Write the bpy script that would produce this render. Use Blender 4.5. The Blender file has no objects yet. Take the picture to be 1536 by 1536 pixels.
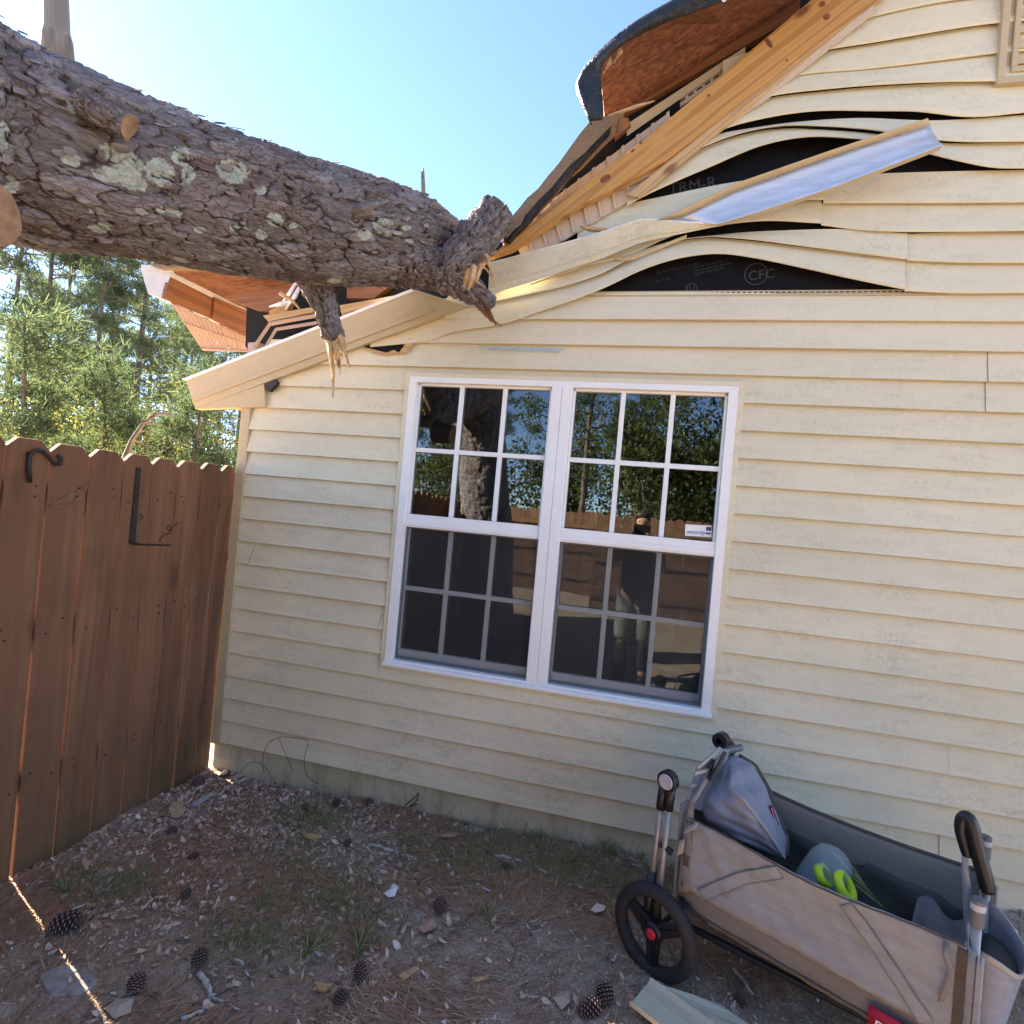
import bpy, bmesh, math, random
import numpy as np
from mathutils import Vector, Matrix
random.seed(7); rng = np.random.default_rng(7)
SC = bpy.context.scene; COL = SC.collection
rad = math.radians

# ------------------------------------------------------------------ camera
CF, YAW, PIT, ROL = 847.8073, 0.2385, 0.0062, -0.0895      # focal length (px of a 1536 px wide picture), angles
CAM = np.array([2.2415, -2.7724, 1.5737])
def _rot(a, b, c):
    Rz = np.array([[math.cos(a), -math.sin(a), 0], [math.sin(a), math.cos(a), 0], [0, 0, 1]])
    Rx = np.array([[1, 0, 0], [0, math.cos(b), -math.sin(b)], [0, math.sin(b), math.cos(b)]])
    Ry = np.array([[math.cos(c), 0, math.sin(c)], [0, 1, 0], [-math.sin(c), 0, math.cos(c)]])
    return Rz @ Rx @ Ry
ROT = _rot(YAW, PIT, ROL)
cam = bpy.data.cameras.new('camera'); camo = bpy.data.objects.new('camera', cam); COL.objects.link(camo)
cam.sensor_width = 36; cam.sensor_fit = 'HORIZONTAL'; cam.lens = CF / 1536 * 36; cam.clip_start = .02; cam.clip_end = 2000
mw = Matrix.Identity(4)
for i in range(3):
    mw[i][0] = ROT[i, 0]; mw[i][1] = ROT[i, 2]; mw[i][2] = -ROT[i, 1]; mw[i][3] = CAM[i]
camo.matrix_world = mw; SC.camera = camo

# ------------------------------------------------------------------ sky, sun, exposure
SUN_EL, SUN_AZ = rad(33.5), math.atan2(-.93, .37)             # azimuth from +Y towards +X
world = bpy.data.worlds.new('World'); SC.world = world; world.use_nodes = True
wn = world.node_tree; wn.nodes.clear()
sky = wn.nodes.new('ShaderNodeTexSky'); sky.sky_type = 'NISHITA'; sky.sun_disc = False
sky.sun_elevation = SUN_EL; sky.sun_rotation = SUN_AZ; sky.air_density = .58; sky.dust_density = .06; sky.ozone_density = 2.2
bg = wn.nodes.new('ShaderNodeBackground'); bg.inputs['Strength'].default_value = .056
wo = wn.nodes.new('ShaderNodeOutputWorld')
wn.links.new(sky.outputs[0], bg.inputs[0]); wn.links.new(bg.outputs[0], wo.inputs[0])
sl = bpy.data.lights.new('sun', 'SUN'); sl.energy = 5.0; sl.angle = rad(.5); sl.color = (1, .87, .70)
so = bpy.data.objects.new('sun', sl); COL.objects.link(so)
sdir = Vector((math.sin(SUN_AZ) * math.cos(SUN_EL), math.cos(SUN_AZ) * math.cos(SUN_EL), math.sin(SUN_EL)))
so.rotation_euler = sdir.to_track_quat('Z', 'Y').to_euler()
SC.view_settings.view_transform = 'Standard'; SC.view_settings.look = 'None'
SC.view_settings.exposure = 3.4; SC.view_settings.gamma = 1; SC.view_settings.use_curve_mapping = False

# ------------------------------------------------------------------ points: a pixel of the photograph meets a plane of the place
def ray(u, v): return ROT @ np.array([(u - 768) / CF, 1, -(v - 768) / CF])
def hit(u, v, ax, val):
    d = ray(u, v); return CAM + (val - CAM[ax]) / d[ax] * d
def W(u, v, y=0.): return hit(u, v, 1, y)
def X(u, v, x): return hit(u, v, 0, x)
def Z(u, v, z=0.): return hit(u, v, 2, z)
def sstep(t):
    t = np.clip(t, 0, 1); return t * t * (3 - 2 * t)
def gz(x, y):
    x = np.asarray(x, float); y = np.asarray(y, float)
    b = -.02 + .035 * sstep(x / 2.4) + .15 * sstep((x - 2.7) / 1.3) * np.exp(np.minimum(y + .05, 0) / .3)
    b = b + .008 * np.sin(5.1 * x + 1.3 * y) * np.sin(4.3 * y - x) + .005 * np.sin(13 * x + 2) * np.sin(11 * y + 1)
    return b
def G(u, v):
    P = Z(u, v, 0)
    for _ in range(4): P = Z(u, v, float(gz(P[0], P[1])))
    return P

# ------------------------------------------------------------------ object helpers
def tag(o, label=None, cat=None, group=None, kind=None):
    if label: o['label'] = label
    if cat: o['category'] = cat
    if group: o['group'] = group
    if kind: o['kind'] = kind
    return o
def thing(name, label, cat, loc=(0, 0, 0), group=None):
    o = bpy.data.objects.new(name, None); COL.objects.link(o); o.location = [float(c) for c in loc]
    o.empty_display_size = .1
    return tag(o, label, cat, group)
def root_loc(o):
    L = Vector((0, 0, 0))
    while o is not None: L += o.location; o = o.parent
    return L
def bao(name, verts, faces, mats, parent=None, loc=None, smooth=False, mi=None, bevel=0, attrs=None):
    """world-space verts -> one mesh object; origin at the parent's (or loc)"""
    me = bpy.data.meshes.new(name); V = np.asarray(verts, float).reshape(-1, 3)
    L = np.array(root_loc(parent)) if parent is not None else np.array(loc if loc is not None else (0, 0, 0), float)
    me.from_pydata((V - L).tolist(), [], [list(map(int, f)) for f in faces])
    for m in (mats if isinstance(mats, (list, tuple)) else [mats]): me.materials.append(m)
    if mi is not None: me.polygons.foreach_set('material_index', np.asarray(mi, dtype=np.int32))
    if smooth: me.polygons.foreach_set('use_smooth', np.ones(len(me.polygons), bool))
    if attrs:
        for k, a in attrs.items():
            at = me.attributes.new(k, 'FLOAT', 'POINT'); at.data.foreach_set('value', np.asarray(a, np.float32))
    me.update()
    o = bpy.data.objects.new(name, me); COL.objects.link(o)
    if parent is not None: o.parent = parent
    else: o.location = L.tolist()
    if bevel:
        b = o.modifiers.new('bevel', 'BEVEL'); b.width = bevel; b.segments = 2; b.limit_method = 'ANGLE'; b.angle_limit = rad(40)
    return o
class MB:
    def __init__(s): s.v = []; s.f = []; s.m = []
    def add(s, v, f, m=0):
        n = len(s.v); s.v += [list(map(float, p)) for p in v]; s.f += [[n + i for i in q] for q in f]; s.m += [m] * len(f)
        return s
    def box(s, lo, hi, m=0):
        x0, y0, z0 = lo; x1, y1, z1 = hi
        return s.add([(x0, y0, z0), (x1, y0, z0), (x1, y1, z0), (x0, y1, z0), (x0, y0, z1), (x1, y0, z1), (x1, y1, z1), (x0, y1, z1)],
              [(0, 3, 2, 1), (4, 5, 6, 7), (0, 1, 5, 4), (1, 2, 6, 5), (2, 3, 7, 6), (3, 0, 4, 7)], m)
    def prism(s, pts, vec, m=0):
        pts = [np.asarray(p, float) for p in pts]; n = len(pts); vec = np.asarray(vec, float)
        f = [list(range(n))[::-1], [n + i for i in range(n)]] + [(i, (i + 1) % n, n + (i + 1) % n, n + i) for i in range(n)]
        return s.add(pts + [p + vec for p in pts], f, m)
    def tube(s, path, r, n=10, m=0, cap=True, up=None):
        P = np.asarray(path, float); K = len(P); R = np.broadcast_to(np.asarray(r, float), (K,))
        T = np.gradient(P, axis=0); T /= np.linalg.norm(T, axis=1)[:, None] + 1e-9
        a = np.array([0, 0, 1.]) if abs(T[0][2]) < .9 else np.array([1., 0, 0])
        A = np.cross(T[0], a); A /= np.linalg.norm(A); V = []
        for i in range(K):
            A = A - T[i] * (A @ T[i]); A /= np.linalg.norm(A); B = np.cross(T[i], A)
            for j in range(n):
                t = 2 * math.pi * j / n; V.append(P[i] + R[i] * (math.cos(t) * A + math.sin(t) * B))
        F = [(i * n + j, i * n + (j + 1) % n, (i + 1) * n + (j + 1) % n, (i + 1) * n + j) for i in range(K - 1) for j in range(n)]
        if cap: F += [list(range(n))[::-1], [(K - 1) * n + j for j in range(n)]]
        return s.add(V, F, m)
    def grid(s, rows, m=0, loop=False):
        R = len(rows); C = len(rows[0]); V = [p for r in rows for p in r]
        F = [(i * C + j, i * C + (j + 1) % C, (i + 1) * C + (j + 1) % C, (i + 1) * C + j) for i in range(R - 1) for j in range(C if loop else C - 1)]
        return s.add(V, F, m)
    def lathe(s, prof, c, ax, n=32, m=0):
        """prof: (radius, height along ax) closed loops allowed"""
        ax = np.asarray(ax, float); ax /= np.linalg.norm(ax); a = np.array([0, 0, 1.]) if abs(ax[2]) < .9 else np.array([1., 0, 0])
        A = np.cross(ax, a); A /= np.linalg.norm(A); B = np.cross(ax, A); c = np.asarray(c, float)
        rows = [[c + h * ax + r * (math.cos(2 * math.pi * j / n) * A + math.sin(2 * math.pi * j / n) * B) for j in range(n)] for r, h in prof]
        return s.grid(rows, m, loop=True)
    def build(s, name, mats, parent=None, loc=None, smooth=False, bevel=0):
        return bao(name, s.v, s.f, mats, parent, loc, smooth, s.m, bevel)
def framed(o, x, y=None):
    """turn an identity mesh object so that its local X runs along x (for grain); the shape stays put"""
    x = Vector(x).normalized(); y = Vector(y) if y is not None else Vector((0, 1, 0))
    z = x.cross(y).normalized(); y = z.cross(x)
    M = Matrix((x, y, z)).transposed().to_4x4()
    c = sum((v.co for v in o.data.vertices), Vector()) / len(o.data.vertices)
    M.translation = c
    o.data.transform(M.inverted()); o.matrix_basis = (Matrix.Translation(o.location) @ M)
    return o
def pxplank(name, q, y, th, m, parent=None, loc=None, bevel=.002, label=None):
    """a board whose front face is the quad q (px: TL, TR, BR, BL) on plane(s) y, th thick"""
    ys = y if isinstance(y, (list, tuple)) else [y] * 4
    P = [W(a, b, yy) for (a, b), yy in zip(q, ys)]
    o = MB().prism(P[::-1], (0, th, 0)).build(name, m, parent, P[0] if parent is None and loc is None else loc, bevel=bevel)
    framed(o, (P[1] + P[2] - P[0] - P[3]))
    if label: o['label'] = label
    return o
def text(s, size, org, xd, yd, m, parent, name='lettering', ext=.0006, shear=0):
    c = bpy.data.curves.new(name, 'FONT'); c.body = s; c.size = size; c.extrude = ext; c.shear = shear; c.materials.append(m); c.resolution_u = 3
    t = bpy.data.objects.new(name, c); COL.objects.link(t)
    me = bpy.data.meshes.new_from_object(t.evaluated_get(bpy.context.evaluated_depsgraph_get())); bpy.data.objects.remove(t); bpy.data.curves.remove(c)
    o = bpy.data.objects.new(name, me); COL.objects.link(o)
    xd = Vector(xd).normalized(); yd = Vector(yd); zd = xd.cross(yd).normalized(); yd = zd.cross(xd)
    M = Matrix((xd, yd, zd)).transposed().to_4x4(); M.translation = Vector(org) - root_loc(parent)
    o.parent = parent; o.matrix_basis = M
    return o
def copy_tree(o, parent=None):
    c = o.copy(); COL.objects.link(c); c.parent = parent
    for ch in list(o.children): copy_tree(ch, c)
    return c
def curve_fn(pts):
    """smooth z(x) through points"""
    p = np.array(sorted(map(tuple, pts))); x, z = p[:, 0], p[:, 1]
    m = np.gradient(z, x) if len(x) > 2 else np.full(len(x), (z[-1] - z[0]) / (x[-1] - x[0]))
    def f(t):
        t = np.clip(np.asarray(t, float), x[0], x[-1]); i = np.clip(np.searchsorted(x, t) - 1, 0, len(x) - 2)
        h = x[i + 1] - x[i]; s = (t - x[i]) / h
        return (2*s**3 - 3*s**2 + 1) * z[i] + (s**3 - 2*s**2 + s) * h * m[i] + (-2*s**3 + 3*s**2) * z[i + 1] + (s**3 - s**2) * h * m[i + 1]
    return f

# ------------------------------------------------------------------ materials
class NT:
    def __init__(s, name):
        s.mat = bpy.data.materials.new(name); s.mat.use_nodes = True; s.t = s.mat.node_tree; s.n = s.t.nodes
        s.b = s.n['Principled BSDF']; s.out = s.n['Material Output']; s.tc = s.n.new('ShaderNodeTexCoord')
    def L(s, a, b): s.t.links.new(a, b)
    def vec(s, scale=(1, 1, 1), src='Object', loc=(0, 0, 0), rot=(0, 0, 0)):
        m = s.n.new('ShaderNodeMapping'); m.inputs['Scale'].default_value = scale; m.inputs['Location'].default_value = loc; m.inputs['Rotation'].default_value = rot
        s.L(s.tc.outputs[src], m.inputs[0]); return m.outputs[0]
    def noise(s, scale, detail=4, rough=.55, vec=None, dist=0):
        n = s.n.new('ShaderNodeTexNoise'); n.inputs['Scale'].default_value = scale; n.inputs['Detail'].default_value = detail
        n.inputs['Roughness'].default_value = rough; n.inputs['Distortion'].default_value = dist
        s.L(vec if vec is not None else s.tc.outputs['Object'], n.inputs['Vector']); return n.outputs['Fac']
    def voro(s, scale, vec=None, feat='F1', out='Distance', rnd=1):
        n = s.n.new('ShaderNodeTexVoronoi'); n.feature = feat; n.inputs['Scale'].default_value = scale; n.inputs['Randomness'].default_value = rnd
        s.L(vec if vec is not None else s.tc.outputs['Object'], n.inputs['Vector']); return n.outputs[out]
    def wave(s, scale, vec, dist=4, detail=3, ds=1, kind='BANDS', d='Y'):
        n = s.n.new('ShaderNodeTexWave'); n.wave_type = kind
        if kind == 'BANDS': n.bands_direction = d
        else: n.rings_direction = d
        n.inputs['Scale'].default_value = scale; n.inputs['Distortion'].default_value = dist; n.inputs['Detail'].default_value = detail; n.inputs['Detail Scale'].default_value = ds
        s.L(vec, n.inputs['Vector']); return n.outputs['Fac']
    def ramp(s, fac, stops, interp='LINEAR'):
        r = s.n.new('ShaderNodeValToRGB'); e = r.color_ramp; e.interpolation = interp
        while len(e.elements) < len(stops): e.elements.new(.5)
        for el, (p, c) in zip(e.elements, stops):
            el.position = p; el.color = (c, c, c, 1) if not hasattr(c, '__len__') else (*c, 1)
        s.L(fac, r.inputs[0]); return r.outputs[0]
    def mix(s, fac, a, b, mode='MIX'):
        m = s.n.new('ShaderNodeMix'); m.data_type = 'RGBA'; m.blend_type = mode
        for k, v in ((0, fac), (6, a), (7, b)):
            if hasattr(v, 'links'): s.L(v, m.inputs[k])
            elif hasattr(v, '__len__'): m.inputs[k].default_value = (*v, 1)
            else: m.inputs[k].default_value = v if k == 0 else (v, v, v, 1)
        return m.outputs[2]
    def math(s, op, a, b=0):
        m = s.n.new('ShaderNodeMath'); m.operation = op
        for sock, v in ((m.inputs[0], a), (m.inputs[1], b)):
            if hasattr(v, 'links'): s.L(v, sock)
            else: sock.default_value = v
        return m.outputs[0]
    def attr(s, name):
        a = s.n.new('ShaderNodeAttribute'); a.attribute_name = name; return a.outputs['Fac']
    def rnd(s):
        return s.n.new('ShaderNodeObjectInfo').outputs['Random']
    def sep(s, k, src='Object'):
        x = s.n.new('ShaderNodeSeparateXYZ'); s.L(s.tc.outputs[src], x.inputs[0]); return x.outputs[k]
    def col(s, c):
        if hasattr(c, 'links'): s.L(c, s.b.inputs['Base Color'])
        else: s.b.inputs['Base Color'].default_value = (*c, 1)
        return s
    def bump(s, h, strength=.3, dist=.01):
        b = s.n.new('ShaderNodeBump'); b.inputs['Strength'].default_value = strength; b.inputs['Distance'].default_value = dist
        s.L(h, b.inputs['Height']); s.L(b.outputs[0], s.b.inputs['Normal']); return s
    def set(s, rough=None, metal=None, spec=None, trans=None):
        if rough is not None:
            if hasattr(rough, 'links'): s.L(rough, s.b.inputs['Roughness'])
            else: s.b.inputs['Roughness'].default_value = rough
        if metal is not None: s.b.inputs['Metallic'].default_value = metal
        if spec is not None: s.b.inputs['Specular IOR Level'].default_value = spec
        return s
def simple(name, c, rough=.6, metal=0, var=.12, scale=30, bump=.0, spec=None):
    t = NT(name); n = t.noise(scale, 4)
    lo = [max(0, x * (1 - var)) for x in c]; hi = [min(1, x * (1 + var)) for x in c]
    t.col(t.ramp(n, [(.3, lo), (.7, hi)])).set(rough, metal, spec)
    if bump: t.bump(n, bump, .004)
    return t.mat
M = {}
def mk_vinyl(name, base, dirt, amt=1.):
    t = NT(name)
    big = t.noise(1.7, 4, .6); st = t.noise(1, 5, .65, t.vec((5, 5, 22)))
    fine = t.noise(46, 5, .7, dist=1.2); spk = t.noise(140, 2, .5)
    m1 = t.math('MULTIPLY', t.ramp(st, [(.42, 0), (.72, 1)]), t.ramp(big, [(.35, .25), (.65, 1)]))
    m2 = t.math('MULTIPLY', m1, t.ramp(fine, [(.40, 0), (.56, 1)]))
    low = t.ramp(t.math('MULTIPLY', t.sep(2), .4), [(.1, 1), (.85, .6)]); m2 = t.math('MULTIPLY', m2, low)
    c = t.mix(t.math('MULTIPLY', t.math('MULTIPLY', t.ramp(t.noise(.9, 3, .6, t.vec((1, 1, 2))), [(.4, 0), (.65, 1)]), low), .35 * amt), base, [x * 1.15 for x in dirt])
    c = t.mix(t.math('MULTIPLY', m2, .9 * amt), c, dirt)
    c = t.mix(t.math('MULTIPLY', t.ramp(fine, [(.5, 0), (.75, 1)]), .12 * amt), c, dirt)
    c = t.mix(t.math('MULTIPLY', t.ramp(spk, [(.72, 0), (.80, 1)]), .28 * amt), c, [x * .45 for x in dirt])
    c = t.mix(t.math('MULTIPLY', t.ramp(t.noise(2.3, 3, .6, t.vec((1, 1, .3))), [(.4, 0), (.7, 1)]), .22), c, [base[0] * .88, base[1] * .86, base[2] * .8])
    wood = t.noise(1, 3, .6, t.vec((6, 60, 160)))
    t.col(c).set(t.ramp(big, [(.3, .42), (.7, .6)])).bump(t.math('ADD', t.math('MULTIPLY', wood, .6), t.math('MULTIPLY', big, 3)), .12, .004)
    return t.mat
M['vinyl'] = mk_vinyl('vinyl_siding', (.735, .652, .46), (.34, .34, .23))
M['trim'] = mk_vinyl('beige_trim', (.50, .395, .235), (.30, .24, .15), .6)
M['lap_shade'] = simple('painted_lap_shade', (.055, .04, .027), .9, var=.4, scale=14)  # dark brown paints in the shadow line under each siding lap
M['white'] = simple('white_vinyl', (.82, .81, .785), .35, var=.03, scale=9)
def mk_concrete():
    t = NT('foundation_concrete'); n = t.noise(9, 6, .7); g = t.noise(2.2, 4, .6); st = t.noise(1, 4, .6, t.vec((14, 14, 2)))
    c = t.ramp(n, [(.3, (.38, .35, .25)), (.7, (.60, .56, .43))])
    c = t.mix(t.math('MULTIPLY', t.ramp(g, [(.4, 0), (.65, 1)]), .6), c, (.36, .35, .17))
    c = t.mix(t.math('MULTIPLY', t.ramp(st, [(.5, 0), (.7, 1)]), .5), c, (.24, .21, .14))
    t.col(c).set(.9).bump(n, .5, .01); return t.mat
M['concrete'] = mk_concrete()
def mk_wood(name, c1, c2, knot, sc=1., rough=.65, dirty=None, knots=.035):
    t = NT(name); v = t.vec((1.2 * sc, 14 * sc, 14 * sc)); off = t.rnd()
    w = t.wave(2.2 * sc, t.vec((.35, 3.2, 3.2)), 6, 3, 1.2, 'RINGS', 'X')
    f = t.noise(3, 6, .65, t.vec((2 * sc, 60 * sc, 60 * sc)))
    mid_ = [(a + b) / 2 for a, b in zip(c1, c2)]; c = t.ramp(w, [(.15, mid_), (.6, c2), (.95, [x * .9 for x in c1])])
    c = t.mix(t.ramp(f, [(.35, .3), (.7, 0)]), c, [x * .6 for x in c1])
    k = t.voro(3.2, t.vec((1.1, 2.6, 2.6), loc=(.3, .2, .1)))
    c = t.mix(t.ramp(k, [(.10, .9), (.19, 0)]), c, knot)
    if dirty:
        d = t.noise(7, 5, .7); c = t.mix(t.math('MULTIPLY', t.ramp(d, [(.45, 0), (.7, 1)]), .7), c, dirty)
    t.col(c).set(rough).bump(f, .25, .003); return t.mat
M['pine'] = mk_wood('sawn_pine', (.47, .225, .055), (.60, .335, .10), (.14, .045, .015))
M['pine_pale'] = mk_wood('split_pale_pine', (.50, .31, .13), (.61, .41, .20), (.2, .08, .03), 1.3)
M['pine_red'] = mk_wood('aged_pine_framing', (.19, .068, .022), (.28, .115, .04), (.10, .03, .01))
def mk_osb():
    t = NT('strand_board'); nz = t.n.new('ShaderNodeTexNoise'); nz.inputs['Scale'].default_value = 9; t.L(t.tc.outputs['Object'], nz.inputs[0])
    va = t.n.new('ShaderNodeVectorMath'); va.operation = 'MULTIPLY_ADD'; t.L(nz.outputs['Color'], va.inputs[0]); va.inputs[1].default_value = (.035, .035, .035); t.L(t.tc.outputs['Object'], va.inputs[2])
    def vv(sc, rot):
        m = t.n.new('ShaderNodeMapping'); m.inputs['Scale'].default_value = sc; m.inputs['Rotation'].default_value = rot; t.L(va.outputs[0], m.inputs[0]); return m.outputs[0]
    fl = []
    for rt, loc in ((.2, 0), (1.0, 1), (-.7, 2)):
        a = t.voro(85, vv((.2, 1, 1), (.3, .2, rt)), out='Color'); sp = t.n.new('ShaderNodeSeparateColor'); t.L(a, sp.inputs[0]); fl.append(sp.outputs[loc % 3])
    g = t.noise(1, 5, .7, vv((12, 130, 130), (.3, .2, .2)))
    mixv = t.math('ADD', t.math('MULTIPLY', fl[0], .4), t.math('ADD', t.math('MULTIPLY', fl[1], .35), t.math('MULTIPLY', fl[2], .25)))
    c = t.ramp(mixv, [(.25, (.10, .035, .016)), (.5, (.165, .062, .026)), (.75, (.25, .105, .043))])
    c = t.mix(t.ramp(g, [(.3, .55), (.6, 0)]), c, (.14, .04, .012))
    t.col(c).set(.75).bump(mixv, .5, .006); return t.mat
M['osb'] = mk_osb(); M['knotwood'] = simple('pine_knot', (.20, .065, .022), .7, var=.4, scale=50)
M['black'] = simple('attic_darkness_black', (.006, .0055, .0055), .9)
def mk_foil():
    t = NT('black_foam_board'); n = t.noise(12, 4); t.col(t.ramp(n, [(.3, (.004, .004, .0045)), (.7, (.009, .0085, .0085))])).set(.6, spec=.12).bump(t.noise(5, 3), .15, .01); return t.mat
M['foil'] = mk_foil()
M['print'] = simple('pale_print', (.035, .034, .032), .7)
def mk_tarp():
    t = NT('black_underlayment'); n = t.noise(11, 5, .6, dist=1.2); t.col(t.ramp(n, [(.3, (.010, .011, .014)), (.7, (.03, .034, .042))])).set(.42, spec=.35).bump(n, .7, .03); return t.mat
M['tarp'] = mk_tarp()
def mk_shingle():
    t = NT('asphalt_shingle'); n = t.noise(160, 3, .7); m = t.noise(9, 4)
    c = t.ramp(n, [(.3, (.10, .07, .045)), (.55, (.25, .17, .10)), (.75, (.38, .28, .18))])
    t.col(t.mix(t.math('MULTIPLY', m, .5), c, (.30, .18, .09))).set(.95).bump(n, .9, .006); return t.mat
M['shingle'] = mk_shingle()
def mk_alu(name, c, metal, rough):
    t = NT(name); n = t.noise(6, 4, .6, t.vec((1, 9, 9))); t.col(t.ramp(n, [(.3, [x * .8 for x in c]), (.7, c)])).set(t.ramp(n, [(.3, rough), (.7, rough + .15)]), metal).bump(n, .12, .006); return t.mat
M['alu'] = mk_alu('bare_aluminium', (.74, .76, .79), .55, .36)
M['steel'] = mk_alu('brushed_tube', (.36, .355, .34), .45, .42)
M['soffit'] = mk_vinyl('soffit_beige', (.60, .47, .34), (.34, .25, .16), .8)
M['pink'] = mk_vinyl('soffit_pinkish', (.52, .37, .30), (.40, .27, .2), .4)
M['gutter'] = simple('pale_gutter', (.48, .49, .50), .5, var=.08, scale=18)
def mk_fence(name, c1, c2, green=True):
    t = NT(name); r = t.rnd()
    wv = t.vec((1, 1, 1)); f = t.noise(1, 6, .65, t.vec((46, 46, 2.2))); g = t.noise(1, 4, .6, t.vec((14, 14, .9)), dist=.6)
    c = t.ramp(g, [(.25, [x * .5 for x in c1]), (.48, c1), (.75, [x * 1.2 for x in c2])])
    c = t.mix(t.ramp(f, [(.3, .6), (.62, 0)]), c, [x * .5 for x in c1])
    k = t.voro(3.6, t.vec((1, 1.6, .62))); c = t.mix(t.ramp(k, [(.085, .85), (.20, 0)]), c, [x * .28 for x in c1])
    c = t.mix(t.math('MULTIPLY', r, .55), c, [c1[0] * 1.55, c1[1] * 1.6, c1[2] * 1.7])
    gr = t.noise(3, 5, .65); 
    if green:
        zz = t.sep(2); lim = t.math('MULTIPLY', t.ramp(t.math('ADD', t.math('MULTIPLY', zz, -.9), t.math('MULTIPLY', gr, 1.0)), [(.28, 0), (.75, 1)]), .75)
        c = t.mix(lim, c, (.085, .085, .035))
    c = t.mix(t.math('MULTIPLY', t.ramp(gr, [(.5, 0), (.75, 1)]), .45), c, [c1[0] * .55, c1[1] * .55, c1[2] * .6])
    t.col(c).set(.85).bump(f, .5, .004); return t.mat
M['fence'] = mk_fence('stained_fence_wood', (.158, .070, .031), (.235, .112, .052))
M['fence2'] = mk_fence('sunny_fence_wood', (.16, .082, .04), (.24, .135, .07), False)
M['iron'] = simple('black_iron', (.028, .021, .018), .6, .2, var=.5)
M['rubber'] = simple('tyre_rubber', (.022, .022, .023), .75, scale=60, var=.3)
M['plastic'] = simple('black_plastic', (.014, .014, .016), .4)
M['greyplastic'] = simple('grey_plastic', (.11, .12, .135), .5)
M['red'] = simple('red_plastic', (.55, .02, .045), .45)
M['crimson'] = simple('crimson_label', (.36, .006, .035), .7, var=.08)
M['whitepaint'] = simple('white_print', (.8, .8, .8), .6, var=.02)
M['bluepaint'] = simple('blue_print', (.03, .06, .22), .6, var=.02)
M['ltgrey'] = simple('light_grey_disc', (.42, .42, .43), .4)
def mk_cloth(name, c, str_=.25, streak=(3, 3, 40), sheen=.2):
    t = NT(name); a = t.noise(1, 5, .7, t.vec(streak)); f = t.noise(260, 2, .6); b = t.noise(4, 4, .6)
    col = t.ramp(a, [(.3, [x * (1 - str_) for x in c]), (.7, [x * (1 + str_) for x in c])])
    col = t.mix(t.math('MULTIPLY', t.ramp(b, [(.4, 0), (.7, 1)]), .25), col, [x * .7 for x in c])
    t.col(col).set(.9, spec=.2).bump(t.math('ADD', f, t.math('MULTIPLY', b, 2.5)), .35, .004); return t.mat
M['taupe'] = mk_cloth('taupe_fabric', (.29, .30, .302), .15, (5, 5, 40))
M['slate'] = mk_cloth('slate_fabric', (.215, .20, .185), .15)
M['lilac'] = mk_cloth('lilac_grey_fabric', (.27, .27, .305), .14, (30, 30, 30))
M['navy'] = mk_cloth('dark_lining', (.11, .10, .085), .2); M['taupe_inner'] = mk_cloth('inner_taupe_fabric', (.33, .28, .225), .12, (5, 5, 40))
M['brownpipe'] = mk_cloth('brown_piping', (.10, .08, .065), .1)
M['binding'] = mk_cloth('pale_binding', (.38, .35, .31), .1)
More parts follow.
